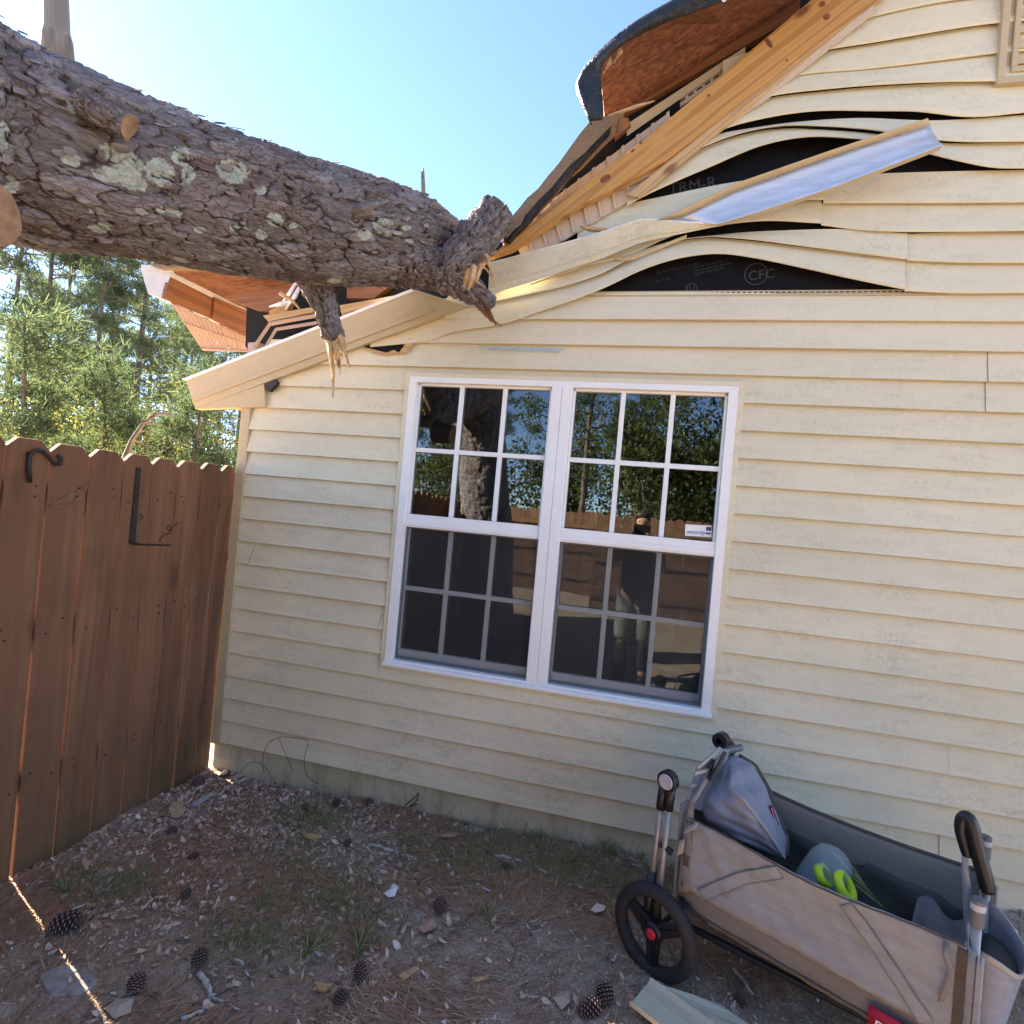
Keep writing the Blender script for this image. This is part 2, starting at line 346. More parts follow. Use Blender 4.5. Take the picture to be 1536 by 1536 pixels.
def mk_bark():
    t = NT('pine_bark'); cr = t.attr('crack'); ce = t.attr('cell'); li = t.attr('lichen')
    cx = t.n.new('ShaderNodeCombineXYZ'); t.L(t.attr('along'), cx.inputs[0]); t.L(t.attr('around'), cx.inputs[1])
    def vv(sc):
        m = t.n.new('ShaderNodeMapping'); m.inputs['Scale'].default_value = sc; t.L(cx.outputs[0], m.inputs[0]); return m.outputs[0]
    n = t.noise(26, 6, .7); f = t.noise(1, 5, .7, vv((55, 130, 1)), dist=.8); bl = t.noise(4.5, 4, .6); ln = t.noise(1, 4, .6, vv((18, 70, 1)), dist=1.5)
    wq = t.n.new('ShaderNodeTexNoise'); wq.inputs['Scale'].default_value = 22; wa = t.n.new('ShaderNodeVectorMath'); wa.operation = 'MULTIPLY_ADD'; t.L(cx.outputs[0], wq.inputs[0]); t.L(wq.outputs['Color'], wa.inputs[0]); wa.inputs[1].default_value = (.05, .03, 0); t.L(cx.outputs[0], wa.inputs[2]); cx = wa
    fl = t.voro(1, vv((24, 52, 1)), 'DISTANCE_TO_EDGE'); fc = t.n.new('ShaderNodeSeparateColor'); t.L(t.voro(1, vv((24, 52, 1)), out='Color'), fc.inputs[0])
    plate = t.ramp(ce, [(0, (.072, .058, .052)), (.35, (.16, .138, .128)), (.7, (.28, .252, .245)), (1, (.42, .392, .39))])
    c = t.mix(t.math('MULTIPLY', fc.outputs[0], .5), plate, (.19, .167, .158))
    c = t.mix(t.ramp(ln, [(.36, .6), (.55, 0)]), c, (.105, .072, .06))
    c = t.mix(t.math('MULTIPLY', t.ramp(bl, [(.5, 0), (.68, 1)]), .45), c, (.19, .115, .085))
    c = t.mix(t.ramp(f, [(.55, 0), (.8, .4)]), c, (.44, .42, .43))
    c = t.mix(t.math('MULTIPLY', t.ramp(fl, [(.0, .75), (.09, 0)]), t.ramp(bl, [(.38, .1), (.6, 1)])), c, (.06, .042, .036))
    c = t.mix(t.ramp(cr, [(.0, .95), (.25, .7), (.5, 0)]), c, (.030, .020, .017))
    lf = t.noise(46, 5, .75)
    lich = t.math('MULTIPLY', t.ramp(t.math('ADD', li, t.math('MULTIPLY', t.math('SUBTRACT', lf, .5), 1.1)), [(.42, 0), (.50, 1)]), t.ramp(cr, [(.12, 0), (.4, 1)]))
    c = t.mix(t.math('MULTIPLY', lich, .92), c, t.ramp(lf, [(.35, (.25, .28, .21)), (.65, (.50, .53, .45))]))
    t.col(c).set(.9, spec=.25).bump(t.math('ADD', t.math('MULTIPLY', t.ramp(fl, [(0, 0), (.12, 1)]), .7), t.math('ADD', t.math('MULTIPLY', f, .8), ln)), .7, .005); return t.mat
M['bark'] = mk_bark()
def mk_endgrain():
    t = NT('sawn_end_grain'); w = t.wave(16, t.vec((1, 1, 1)), 2.5, 2, 1, 'RINGS', 'Z'); n = t.noise(18, 4)
    t.col(t.mix(t.math('MULTIPLY', n, .5), t.ramp(w, [(.2, (.30, .185, .09)), (.8, (.42, .28, .15))]), (.3, .17, .07))).set(.8).bump(w, .2, .003); return t.mat
M['endgrain'] = mk_endgrain()
M['oldwood'] = mk_wood('weathered_stub_wood', (.21, .13, .075), (.30, .20, .12), (.08, .04, .02), 1.2)
M['oldend'] = simple('old_sawn_wood', (.30, .175, .09), .85, var=.35, scale=30, bump=.4)
M['greybranch'] = mk_wood('weathered_branch', (.15, .13, .105), (.26, .235, .20), (.12, .10, .08), 1.2)
def mk_stick(name, a, b, thr):
    t = NT(name); n = t.noise(28, 4, .6); t.col(t.ramp(n, [(thr - .06, a), (thr + .06, b)])).set(.9).bump(n, .3, .003); return t.mat
M['stick_lichen'] = mk_stick('lichen_stick', (.16, .115, .085), (.50, .51, .46), .5)
M['stick_brown'] = mk_stick('brown_stick', (.13, .085, .055), (.25, .185, .135), .5)
def mk_ground():
    t = NT('yard_soil'); a = t.noise(2.1, 6, .65); b = t.noise(11, 6, .7); f = t.noise(90, 4, .7); s = t.voro(95, out='Distance'); lt = t.noise(5.2, 5, .7, t.vec(loc=(3, 1, 2)))
    c = t.ramp(b, [(.3, (.33, .27, .195)), (.5, (.52, .44, .335)), (.72, (.72, .64, .52))])
    c = t.mix(t.ramp(a, [(.42, 0), (.6, .7)]), c, (.36, .235, .14))
    c = t.mix(t.math('MULTIPLY', t.ramp(lt, [(.5, 0), (.66, 1)]), .7), c, (.38, .27, .20))
    c = t.mix(t.ramp(f, [(.35, .6), (.6, 0)]), c, (.17, .115, .075))
    sp = t.math('MULTIPLY', t.ramp(s, [(.10, 1), (.22, 0)]), t.ramp(t.noise(7, 3, .6), [(.45, 0), (.6, 1)]))
    c = t.mix(t.math('MULTIPLY', sp, .8), c, (.42, .36, .26))
    t.col(c).set(.95, spec=.2).bump(t.math('ADD', t.math('MULTIPLY', b, 1.5), f), .5, .015); return t.mat
M['soil'] = mk_ground()
def mk_litter(name, cols, rough=.85, src='tone'):
    t = NT(name); a = t.attr(src); n = len(cols); t.col(t.ramp(a, [(i / max(1, n - 1), c) for i, c in enumerate(cols)])).set(rough, spec=.25); return t.mat
M['needles'] = mk_litter('dead_needles', [(.27, .135, .075), (.50, .28, .165), (.36, .195, .11), (.62, .44, .28), (.20, .115, .08)])
M['leaves'] = mk_litter('dead_leaves', [(.30, .18, .12), (.62, .47, .37), (.45, .28, .19), (.74, .61, .50), (.36, .26, .19), (.64, .45, .29)])
M['chips'] = mk_litter('wood_chips', [(.62, .51, .33), (.48, .34, .19), (.72, .64, .49), (.34, .24, .15)])
M['barkbits'] = mk_litter('bark_bits', [(.09, .06, .045), (.17, .115, .085), (.25, .18, .14), (.12, .085, .07), (.33, .29, .26)])
M['greenneedle'] = mk_litter('green_needles', [(.10, .13, .045), (.17, .20, .075), (.30, .28, .12), (.36, .27, .14)])
def mk_leaf(name, cols, tr=.45):
    t = NT(name); a = t.attr('tone'); n = len(cols)
    c = t.ramp(a, [(i / max(1, n - 1), q) for i, q in enumerate(cols)])
    t.n.remove(t.b); d = t.n.new('ShaderNodeBsdfDiffuse'); tl = t.n.new('ShaderNodeBsdfTranslucent'); mx = t.n.new('ShaderNodeMixShader')
    mx.inputs[0].default_value = tr; t.L(c, d.inputs[0]); t.L(t.mix(.5, c, (1.1, 1.05, .6), 'MULTIPLY'), tl.inputs[0])
    t.L(d.outputs[0], mx.inputs[1]); t.L(tl.outputs[0], mx.inputs[2]); t.L(mx.outputs[0], t.out.inputs[0]); return t.mat
M['pineleaf'] = mk_leaf('pine_foliage', [(.055, .09, .06), (.09, .13, .075), (.15, .18, .095)], .4)
M['broadleaf'] = mk_leaf('broad_foliage', [(.05, .075, .03), (.09, .115, .045), (.15, .155, .055)], .45)
M['yellowleaf'] = mk_leaf('yellow_foliage', [(.17, .18, .055), (.32, .28, .07), (.48, .38, .09)], .55)
def mk_treebark():
    t = NT('far_pine_bark'); n = t.noise(1, 5, .7, t.vec((14, 14, 4))); t.col(t.ramp(n, [(.3, (.045, .033, .026)), (.7, (.17, .135, .11))])).set(.95).bump(n, .8, .03); return t.mat
M['treebark'] = mk_treebark()
def mk_glass():
    t = NT('window_glass'); t.n.remove(t.b)
    tr = t.n.new('ShaderNodeBsdfTransparent'); tr.inputs[0].default_value = (.55, .58, .57, 1)
    gl = t.n.new('ShaderNodeBsdfGlossy'); gl.inputs['Roughness'].default_value = .008; gl.inputs['Color'].default_value = (.9, .95, 1, 1)
    bp = t.n.new('ShaderNodeBump'); bp.inputs['Strength'].default_value = .035; bp.inputs['Distance'].default_value = .02; t.L(t.noise(2.5, 2, .5), bp.inputs['Height']); t.L(bp.outputs[0], gl.inputs['Normal'])
    fr = t.n.new('ShaderNodeFresnel'); fr.inputs[0].default_value = 1.5; mx = t.n.new('ShaderNodeMixShader')
    t.L(t.math('ADD', t.math('MULTIPLY', fr.outputs[0], 1.4), .045), mx.inputs[0]); t.L(tr.outputs[0], mx.inputs[1]); t.L(gl.outputs[0], mx.inputs[2]); t.L(mx.outputs[0], t.out.inputs[0]); return t.mat
M['glass'] = mk_glass()
def mk_screen():
    t = NT('insect_screen'); t.n.remove(t.b)
    tr = t.n.new('ShaderNodeBsdfTransparent'); d = t.n.new('ShaderNodeBsdfDiffuse'); d.inputs[0].default_value = (.07, .07, .068, 1); mx = t.n.new('ShaderNodeMixShader'); mx.inputs[0].default_value = .27
    t.L(tr.outputs[0], mx.inputs[1]); t.L(d.outputs[0], mx.inputs[2]); t.L(mx.outputs[0], t.out.inputs[0]); return t.mat
M['screen'] = mk_screen()
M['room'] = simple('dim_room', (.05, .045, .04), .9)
def mk_clear():
    t = NT('clear_plastic'); t.n.remove(t.b)
    tr = t.n.new('ShaderNodeBsdfTransparent'); tr.inputs[0].default_value = (.9, .95, .95, 1); g = t.n.new('ShaderNodeBsdfPrincipled'); g.inputs['Base Color'].default_value = (.55, .62, .62, 1); g.inputs['Roughness'].default_value = .12; mx = t.n.new('ShaderNodeMixShader'); mx.inputs[0].default_value = .35
    t.L(tr.outputs[0], mx.inputs[1]); t.L(g.outputs[0], mx.inputs[2]); t.L(mx.outputs[0], t.out.inputs[0]); return t.mat
M['clear'] = mk_clear()
M['neon'] = simple('neon_yellow', (.62, .80, .02), .5, var=.1)
M['stone'] = simple('flat_stone', (.33, .315, .285), .9, var=.3, scale=20, bump=.4)
M['cone'] = simple('pine_cone', (.10, .062, .045), .85, var=.35, scale=60)
M['conetip'] = simple('pine_cone_tip', (.33, .235, .19), .85, var=.3, scale=60)
M['skin'] = simple('skin', (.36, .19, .12), .5, var=.06)
M['shirt'] = mk_cloth('black_shirt', (.018, .018, .022), .2)
M['jeans'] = mk_cloth('pale_trousers', (.24, .27, .245), .2, (20, 20, 6))
M['hair'] = simple('dark_hair', (.02, .014, .01), .6)
M['shoe'] = simple('dark_boot', (.02, .018, .017), .7)

# ================================================================== ground
def ground():
    def ax(lo, hi, f0, f1, st):
        a = np.arange(f0, f1, st); l = []; s = st; x = f0
        while x > lo: s *= 1.35; x -= s; l.append(x)
        r = []; s = st; x = a[-1]
        while x < hi: s *= 1.35; x += s; r.append(x)
        return np.concatenate([l[::-1], a, r])
    xs = ax(-400, 400, -.4, 4.6, .03); ys = ax(-400, 400, -1.9, .5, .03)
    XX, YY = np.meshgrid(xs, ys); ZZ = gz(XX, YY)
    near = (XX > -.4) & (XX < 4.6) & (YY > -1.9) & (YY < .3)
    ZZ = ZZ + np.where(near, rng.normal(0, .0035, XX.shape), 0)
    R, C = XX.shape; V = np.stack([XX, YY, ZZ], -1).reshape(-1, 3)
    i = np.arange(R - 1)[:, None] * C + np.arange(C - 1)[None]; i = i.ravel()
    F = np.stack([i, i + 1, i + C + 1, i + C], 1)
    o = bao('ground', V, F.tolist(), M['soil'], smooth=True); tag(o, 'bare grey yard soil with brown pine litter', None, None, 'structure')
ground()

# ================================================================== house
S = .127; ZB = .15
def zl(k): return ZB + (16 - k) * S
house = thing('house', 'cream vinyl sided house with a crushed roof corner and a white twin window', 'house', (0, 0, -.02))
XR = 5.6
PROF = [(.12, -.004), (0.0, -.0185), (.014, -.0235), (.10, -.0210), (.5, -.0120), (.86, -.0042), (1.0, -.0028), (1.09, -.0024)]
def course(mb, x0, x1, zb, zt, yo=None, n=None, t0=0., t1=1.1, dy=0., cap=True):
    zbf = zb if callable(zb) else (lambda x, c=zb: np.full_like(x, c)); ztf = zt if callable(zt) else (lambda x, c=zt: np.full_like(x, c))
    n = n or max(3, int((x1 - x0) / .12) + 2); x = np.linspace(x0, x1, n); b = zbf(x); h = ztf(x) - b
    yof = yo(x) if yo is not None else np.zeros(n)
    prof = [p for p in PROF if t0 <= p[0] <= t1]
    def at(t): return float(np.interp(t, [p[0] for p in PROF[1:]], [p[1] for p in PROF[1:]]))
    if t0 > 0: prof = [(t0, at(t0))] + prof
    if t1 < 1.09: prof = prof + [(t1, at(t1))]
    bul = [0 if i == 0 and t0 == 0 else 1 for i in range(len(prof))]
    rows = []
    for j, (t, y) in enumerate(prof):
        yy = y + dy - yof * (1 if j or t0 > 0 else .86) * (1.0 if t < .9 else .75)
        if j == 0 and t0 == 0 : yy = np.where(yof > .004, y + dy - yof - .002, yy)
        rows.append([(x[i], yy[i], b[i] + h[i] * t) for i in range(n)])
    k = len(rows)
    if t0 > 0: mb.grid(rows[::-1])
    else: mb.grid(rows[1:][::-1]); mb.grid([rows[1], rows[0]], 1)  # lip underside gets the painted shadow colour
def wob(seed, a=.0016):
    r = np.random.default_rng(abs(int(seed))); p = r.uniform(0, 6.3, 3); return lambda x: a * (np.sin(1.7 * x + p[0]) + np.sin(3.9 * x + p[1]) * .6 + np.sin(9 * x + p[2]) * .25) + a * 1.2
WX0, WX1, WZ0, WZ1 = .934, 2.612, .716, 2.279               # outside of the window surround
def panel(ka, segs):
    """two courses ka (upper) and ka+1 (lower); segs = list of (x0, x1)"""
    for si, (x0, x1) in enumerate(segs):
        mb = MB()
        for k in (ka, ka + 1):
            zb, zt = zl(k), zl(k - 1); y = wob(k * 31 + si); dy = -.0016 * (si % 2)
            lo, hi = max(WZ0, zb), min(WZ1, zt)
            if hi - lo > .002 and x0 < WX1 and x1 > WX0:
                if x0 < WX0: course(mb, x0, WX0, zb, zt, y, dy=dy)
                if x1 > WX1: course(mb, WX1, x1, zb, zt, y, dy=dy)
                if zt > WZ1: course(mb, max(x0, WX0), min(x1, WX1), zb, zt, y, t0=(WZ1 - zb) / S, dy=dy)
                if zb < WZ0: course(mb, max(x0, WX0), min(x1, WX1), zb, zt, y, t1=(WZ0 - zb) / S, dy=dy)
            else: course(mb, x0, x1, zb, zt, y, dy=dy)
        mb.build('siding_panel', [M['vinyl'], M['lap_shade']], house, smooth=False)
def ux(u, v): return float(W(u, v, -.016)[0])
def shade(o):
    o.data.polygons.foreach_set('use_smooth', np.ones(len(o.data.polygons), bool)); return o
panel(15, [(0, ux(1410, 1262)), (ux(1410, 1262), XR)])
panel(13, [(0, ux(590, 1055)), (ux(590, 1055), XR)])
panel(11, [(0, WX0), (WX0, ux(1425, 1115)), (ux(1425, 1115), XR)])
for k in (9, 7, 5, 3, 1): panel(k, [(0, WX0), (WX1, XR)] )
xs = ux(1480, 575); panel(-1, [(.06, xs), (xs, XR)])
mb = MB(); course(mb, 1.12, XR, zl(-3), zl(-4), wob(5)); course(mb, .70, XR, zl(-2), zl(-3), wob(6)); mb.build('siding_panel', [M['vinyl'], M['lap_shade']], house)
# nailing strip on top of the panel below the lowest gap, with its slots
mb = MB(); zt = zl(-4); mb.box((1.2, -.004, zt - .004), (3.4, -.001, zt + .018)); mb.box((1.2, -.0085, zt - .010), (3.4, -.0042, zt - .001)); mb.build('nailing_strip', M['trim'], house)
mb = MB()
for i in range(60):
    x = 1.85 + i * .024; mb.box((x, -.0048, zt + .006), (x + .015, -.0042, zt + .011))
mb.build('nail_slot', M['black'], house)['kind'] = 'stuff'
def pxfn(pts, y=-.02): return curve_fn([(lambda p: (p[0], p[2]))(W(u, v, y)) for u, v in pts])
def dpanel(u0, u1, bot, mid, top, bul=None, dy=0, x1=None, fray=False):
    """a torn double course whose edges follow curves; bul = (centre u, half width, metres) outward bulge"""
    fb, fm, ft = pxfn(bot), pxfn(mid), pxfn(top)
    xa = float(W(u0, bot[0][1], -.02)[0]); xb = x1 if x1 else float(W(u1, bot[-1][1], -.02)[0])
    yo = None
    if bul:
        cx = float(W(bul[0], 400, -.02)[0]); hw = bul[1] / 290.
        yo = lambda x: bul[2] * np.exp(-((x - cx) / hw) ** 2) + wob(int(u0))(x)
    mb = MB(); n = max(8, int((xb - xa) / .035))
    course(mb, xa, xb, fb, fm, yo, n, dy=dy); course(mb, xa, xb, fm, ft, yo, n, dy=dy)
    return shade(mb.build('siding_panel', [M['vinyl'], M['lap_shade']], house))
Cb = [(556, 521), (600, 517), (640, 512), (680, 499), (732, 491), (755, 487), (805, 471), (860, 453), (906, 436), (966, 409), (1026, 392), (1080, 387), (1125, 392), (1174, 401), (1279, 422), (1354, 436)]
Cm = [(556, 500), (600, 490), (640, 478), (697, 462), (741, 454), (805, 441), (850, 431), (901, 415), (966, 383), (1018, 367), (1060, 362), (1105, 364), (1209, 375), (1356, 391)]
Ct = [(556, 480), (640, 455), (697, 442), (735, 438), (795, 424), (862, 402), (914, 392), (960, 378), (1000, 366), (1052, 358), (1110, 352), (1174, 349), (1279, 347), (1356, 352)]
dpanel(556, 1355, Cb, Cm, Ct, (1060, 190, .035), dy=-.004)
dpanel(1356, 1536, [(1356, 437), (1420, 440), (1536, 440)], [(1356, 391), (1420, 394), (1536, 395)], [(1356, 352), (1420, 350), (1536, 349)], x1=XR, dy=-.002)
dpanel(862, 1230, [(862, 403), (943, 385), (1018, 354), (1070, 344), (1140, 336), (1230, 338)], [(862, 372), (943, 352), (1018, 324), (1070, 313), (1140, 305), (1230, 303)], [(862, 338), (935, 311), (1000, 296), (1080, 280), (1150, 270), (1230, 264)], (1100, 150, .02), dy=-.003)
dpanel(1231, 1536, [(1231, 339), (1297, 347), (1349, 349), (1420, 349), (1536, 348)], [(1231, 306), (1300, 306), (1420, 306), (1536, 305)], [(1231, 268), (1303, 263), (1420, 259), (1536, 257)], x1=XR, dy=-.007)
dpanel(940, 1536, [(940, 312), (970, 296), (1000, 283), (1070, 255), (1140, 228), (1209, 216), (1258, 217), (1320, 223), (1384, 237), (1436, 248), (1488, 256), (1536, 256)],
       [(940, 275), (1000, 252), (1045, 231), (1105, 210), (1174, 199), (1227, 200), (1293, 204), (1415, 218), (1536, 216)], [(940, 250), (1000, 232), (1080, 204), (1140, 195), (1209, 187), (1279, 183), (1400, 185), (1536, 175)], (1200, 200, .04), x1=XR, dy=-.004)
T11 = [(1080, 150), (1174, 120), (1314, 105), (1420, 92), (1495, 82), (1536, 78)]
dpanel(1000, 1536, [(1000, 235), (1050, 212), (1094, 195), (1140, 184), (1209, 174), (1314, 173), (1366, 173), (1454, 180), (1536, 172)], [(1000, 205), (1040, 190), (1133, 155), (1244, 140), (1349, 132), (1495, 126), (1536, 125)], [(1000, 178), (1040, 164)] + T11, (1250, 200, .02), x1=XR, dy=-.004)
T13 = [(1180, 60), (1297, 28), (1401, 5), (1536, -12)]
dpanel(1080, 1536, T11, [(1080, 122), (1130, 105), (1227, 80), (1314, 66), (1495, 37), (1536, 33)], [(1080, 92), (1130, 76)] + T13, (1280, 200, .012), x1=XR)
T15 = [(1190, 25), (1280, -30), (1400, -75), (1536, -105)]
dpanel(1185, 1536, T13, [(1185, 45), (1230, 20), (1300, -15), (1400, -38), (1536, -58)], T15, x1=XR)
dpanel(1280, 1536, [(1280, -30), (1400, -75), (1536, -105)], [(1280, -60), (1400, -110), (1536, -150)], [(1280, -95), (1400, -150), (1536, -200)], x1=XR)
# sheathing behind the siding
for lo, hi in (((-.05, .002, .15), (.98, .03, 2.18)), ((2.55, .002, .15), (XR, .03, 2.31)), ((.98, .002, .15), (2.55, .03, .745)), ((.98, .002, 2.24), (2.55, .03, 2.31))):
    MB().box(lo, hi).build('sheathing_board', M['foil'], house)
pts = [W(420, 575, .002), W(540, 520, .002), W(640, 470, .002), W(745, 420, .002), W(745, 392, .002), W(1000, 205, .002), W(1270, 0, .002), W(1400, -110, .002), np.array([XR, .002, 5.6]), np.array([XR, .002, 2.311]), np.array([.5, .002, 2.311])]
MB().prism(pts, (0, .028, 0)).build('sheathing_board', M['foil'], house)
# print on the black board behind the gaps
ex, ez = (1, 0, 0), (0, 0, 1)
def wtext(s, u, v, h, tilt=0.0, y=-.0005):
    P = W(u, v, y); c, sn = math.cos(tilt), math.sin(tilt)
    return text(s, h, P, (c, 0, sn), (-sn, 0, c), M['print'], house, 'print')
wtext('CFC', 1122, 421, .062, .12); wtext('(U)', 1029, 437, .04, .12); wtext('TRM-R', 1003, 292, .075, .13)
for i, (u, v, n) in enumerate(((985, 411, 34), (1040, 403, 26), (1042, 408, 28), (1042, 413, 24), (984, 424, 12))): wtext(('lllm nlm iillm lnm ' * 3)[:n], u, v, .016, .22)
def ring(cx, cz, r, w, y, m, parent, name):
    mb = MB(); rows = []
    for rr in (r - w, r): rows.append([(cx + rr * math.cos(2 * math.pi * j / 28), y, cz + rr * math.sin(2 * math.pi * j / 28)) for j in range(28)])
    mb.grid(rows, loop=True); return mb.build(name, m, parent)
P = W(1134, 411, -.0008); ring(P[0], P[2], .052, .005, -.0008, M['print'], house, 'print_ring')
P = W(1037, 433, -.0008); ring(P[0], P[2], .028, .004, -.0008, M['print'], house, 'print_ring')
# foundation, corner trim
MB().box((-.055, .004, -.4), (XR, .3, .155)).build('foundation', M['concrete'], house)
mb = MB(); mb.box((-.062, -.022, .135), (-.001, .06, 2.075)); mb.build('corner_trim', M['trim'], house, bevel=.004)
# shell that the front wall belongs to (side wall, rear, roof slopes)
mb = MB(); mb.box((-.05, .06, -.1), (0, 8, 2.3)); mb.build('side_wall', M['vinyl'], house)
mb = MB(); mb.box((-.05, 8, -.1), (XR, 8.05, 5.3)); mb.box((XR - .03, .03, -.1), (XR, 8, 5.6)); mb.build('rear_wall', M['vinyl'], house)
mb = MB(); sec = [(-.42, 2.10), (.2, 2.16), (.7, 2.42), (1.15, 2.84), (1.5, 3.02), (2.9, 3.82), (XR, 5.6)]
mb.grid([[(x, y, z) for x, z in sec] for y in (.17, 8.3)]); mb.grid([[(x, y, z + .06) for x, z in sec] for y in (.17, 8.3)]); mb.grid([[(x, .17, z + d) for x, z in sec] for d in (0, .06)])
mb.build('roof', M['shingle'], house)
mb = MB(); ov = [(1330, -95), (1480, -190)]; a_, b_ = W(1300, -75, .0), np.array([XR, .0, 5.75]); dn = np.array([0, -.36, -.02])
mb.prism([a_, b_, b_ + dn, a_ + dn], (0, 0, .03)); mb.build('rake_overhang', M['soffit'], house)
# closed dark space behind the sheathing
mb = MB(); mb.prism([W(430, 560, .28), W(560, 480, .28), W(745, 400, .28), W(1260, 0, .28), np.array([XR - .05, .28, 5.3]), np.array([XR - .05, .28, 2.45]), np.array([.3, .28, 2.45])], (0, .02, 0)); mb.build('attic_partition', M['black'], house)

# ------------------------------------------------------------------ twin window
win = bpy.data.objects.new('window', None); COL.objects.link(win); win.parent = house
def fbar(mb, x0, x1, z0, z1, y0, y1): mb.box((x0, y0, z0), (x1, y1, z1))
JX0, JX1, JZ0, JZ1 = WX0, WX1, WZ0, WZ1; FX0, FX1, FZ0, FZ1 = .958, 2.588, .742, 2.256
def surround(name, a, b, y0, y1, m):
    mb = MB(); (x0, x1, z0, z1), (u0, u1, w0, w1) = a, b
    mb.prism([(x0, y0, z0), (x1, y0, z0), (u1, y0, w0), (u0, y0, w0)], (0, y1 - y0, 0)); mb.prism([(u0, y0, w1), (u1, y0, w1), (x1, y0, z1), (x0, y0, z1)], (0, y1 - y0, 0))
    mb.prism([(x0, y0, z0), (u0, y0, w0), (u0, y0, w1), (x0, y0, z1)], (0, y1 - y0, 0)); mb.prism([(u1, y0, w0), (x1, y0, z0), (x1, y0, z1), (u1, y0, w1)], (0, y1 - y0, 0))
    return mb.build(name, m, win, bevel=.0015)
surround('surround', (JX0, JX1, JZ0, JZ1), (FX0, FX1, FZ0, FZ1), -.026, .03, M['vinyl'])
FW = .042; MX = (FX0 + FX1) / 2
surround('frame', (FX0 + .0005, FX1 - .0005, FZ0 + .0005, FZ1 - .0005), (FX0 + FW, FX1 - FW, FZ0 + .026, FZ1 - .030), -.030, .075, M['white'])
mb = MB(); fbar(mb, MX - .052, MX - .002, FZ0 + .024, FZ1 - .028, -.034, .075); fbar(mb, MX + .002, MX + .052, FZ0 + .024, FZ1 - .028, -.034, .075); fbar(mb, MX - .0025, MX + .0025, FZ0 + .024, FZ1 - .028, -.030, .06); mb.build('mullion', M['white'], win, bevel=.003)
mb = MB(); mb.prism([(FX0 - .004, -.030, FZ0 - .003), (FX1 + .004, -.030, FZ0 - .003), (FX1 + .004, -.030, FZ0 + .016), (FX0 - .004, -.030, FZ0 + .016)], (0, -.016, -.004)); mb.build('sill', M['white'], win, bevel=.003)
ZM = 1.505                                                  # middle of the meeting rail
for ui, (a, b) in enumerate(((FX0 + FW, MX - .052), (MX + .052, FX1 - FW))):
    # upper sash
    mb = MB(); fbar(mb, a, b, ZM - .038, ZM + .030, -.022, .03); fbar(mb, a, b, ZM - .030, ZM - .006, -.027, -.0225); fbar(mb, a + .0005, a + .012, ZM + .030, FZ1 - .030, -.004, .03); fbar(mb, b - .012, b - .0005, ZM + .030, FZ1 - .030, -.004, .03); fbar(mb, a, b, FZ1 - .042, FZ1 - .030, -.004, .03)
    mb.build('upper_sash', M['white'], win, bevel=.002)
    mb = MB(); fbar(mb, a, b, FZ0 + .026, FZ0 + .075, .022, .05); fbar(mb, a, a + .012, FZ0 + .075, ZM - .038, .022, .05); fbar(mb, b - .012, b, FZ0 + .075, ZM - .038, .022, .05)
    mb.build('lower_sash', M['white'], win, bevel=.002)
    for (z0, z1, yg, ym0, ym1) in ((ZM + .030, FZ1 - .042, .014, -.004, .012), (FZ0 + .075, ZM - .038, .040, .0225, .036)):
        x0, x1 = a + .012, b - .012; w = (x1 - x0) / 3; zm = (z0 + z1) / 2; h = .0115
        for c in (1, 2): MB().box((x0 + c * w - h, ym0, z0), (x0 + c * w + h, ym1, z1)).build('muntin', M['white'], win, bevel=.002)
        MB().box((x0, ym0 - .001, zm - h), (x1, ym1 - .001, zm + h)).build('muntin', M['white'], win, bevel=.002)
        for r in range(2):
            for c in range(3):
                zz = (z0, zm) if r == 0 else (zm, z1)
                MB().box((x0 + c * w + .0004, yg, zz[0] + .0004), (x0 + (c + 1) * w - .0004, yg + .004, zz[1] - .0004)).build('pane', M['glass'], win)
    MB().box((a + .002, .0125, FZ0 + .030), (b - .002, .0133, ZM - .040)).build('insect_screen', M['screen'], win)
    mb = MB(); z0, z1 = FZ0 + .0262, ZM - .038
    for q in ((a, a + .010, z0, z1), (b - .010, b, z0, z1), (a + .01, b - .01, z0, z0 + .012), (a + .01, b - .01, z1 - .008, z1)): fbar(mb, q[0], q[1], q[2], q[3], .006, .0185)
    mb.build('screen_frame', M['greyplastic'], win)
# room behind the glass
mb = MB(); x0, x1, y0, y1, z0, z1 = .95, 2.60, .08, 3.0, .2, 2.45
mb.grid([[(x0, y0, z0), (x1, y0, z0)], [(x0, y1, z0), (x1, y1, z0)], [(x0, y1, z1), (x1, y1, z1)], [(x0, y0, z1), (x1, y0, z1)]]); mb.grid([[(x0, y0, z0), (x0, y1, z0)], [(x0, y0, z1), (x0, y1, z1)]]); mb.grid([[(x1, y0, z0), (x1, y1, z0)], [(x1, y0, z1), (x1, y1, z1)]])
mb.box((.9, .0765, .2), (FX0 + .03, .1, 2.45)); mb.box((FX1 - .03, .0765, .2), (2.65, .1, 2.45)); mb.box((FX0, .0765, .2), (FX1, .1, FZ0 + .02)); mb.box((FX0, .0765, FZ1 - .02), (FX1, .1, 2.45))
mb.build('room_wall', M['room'], house)
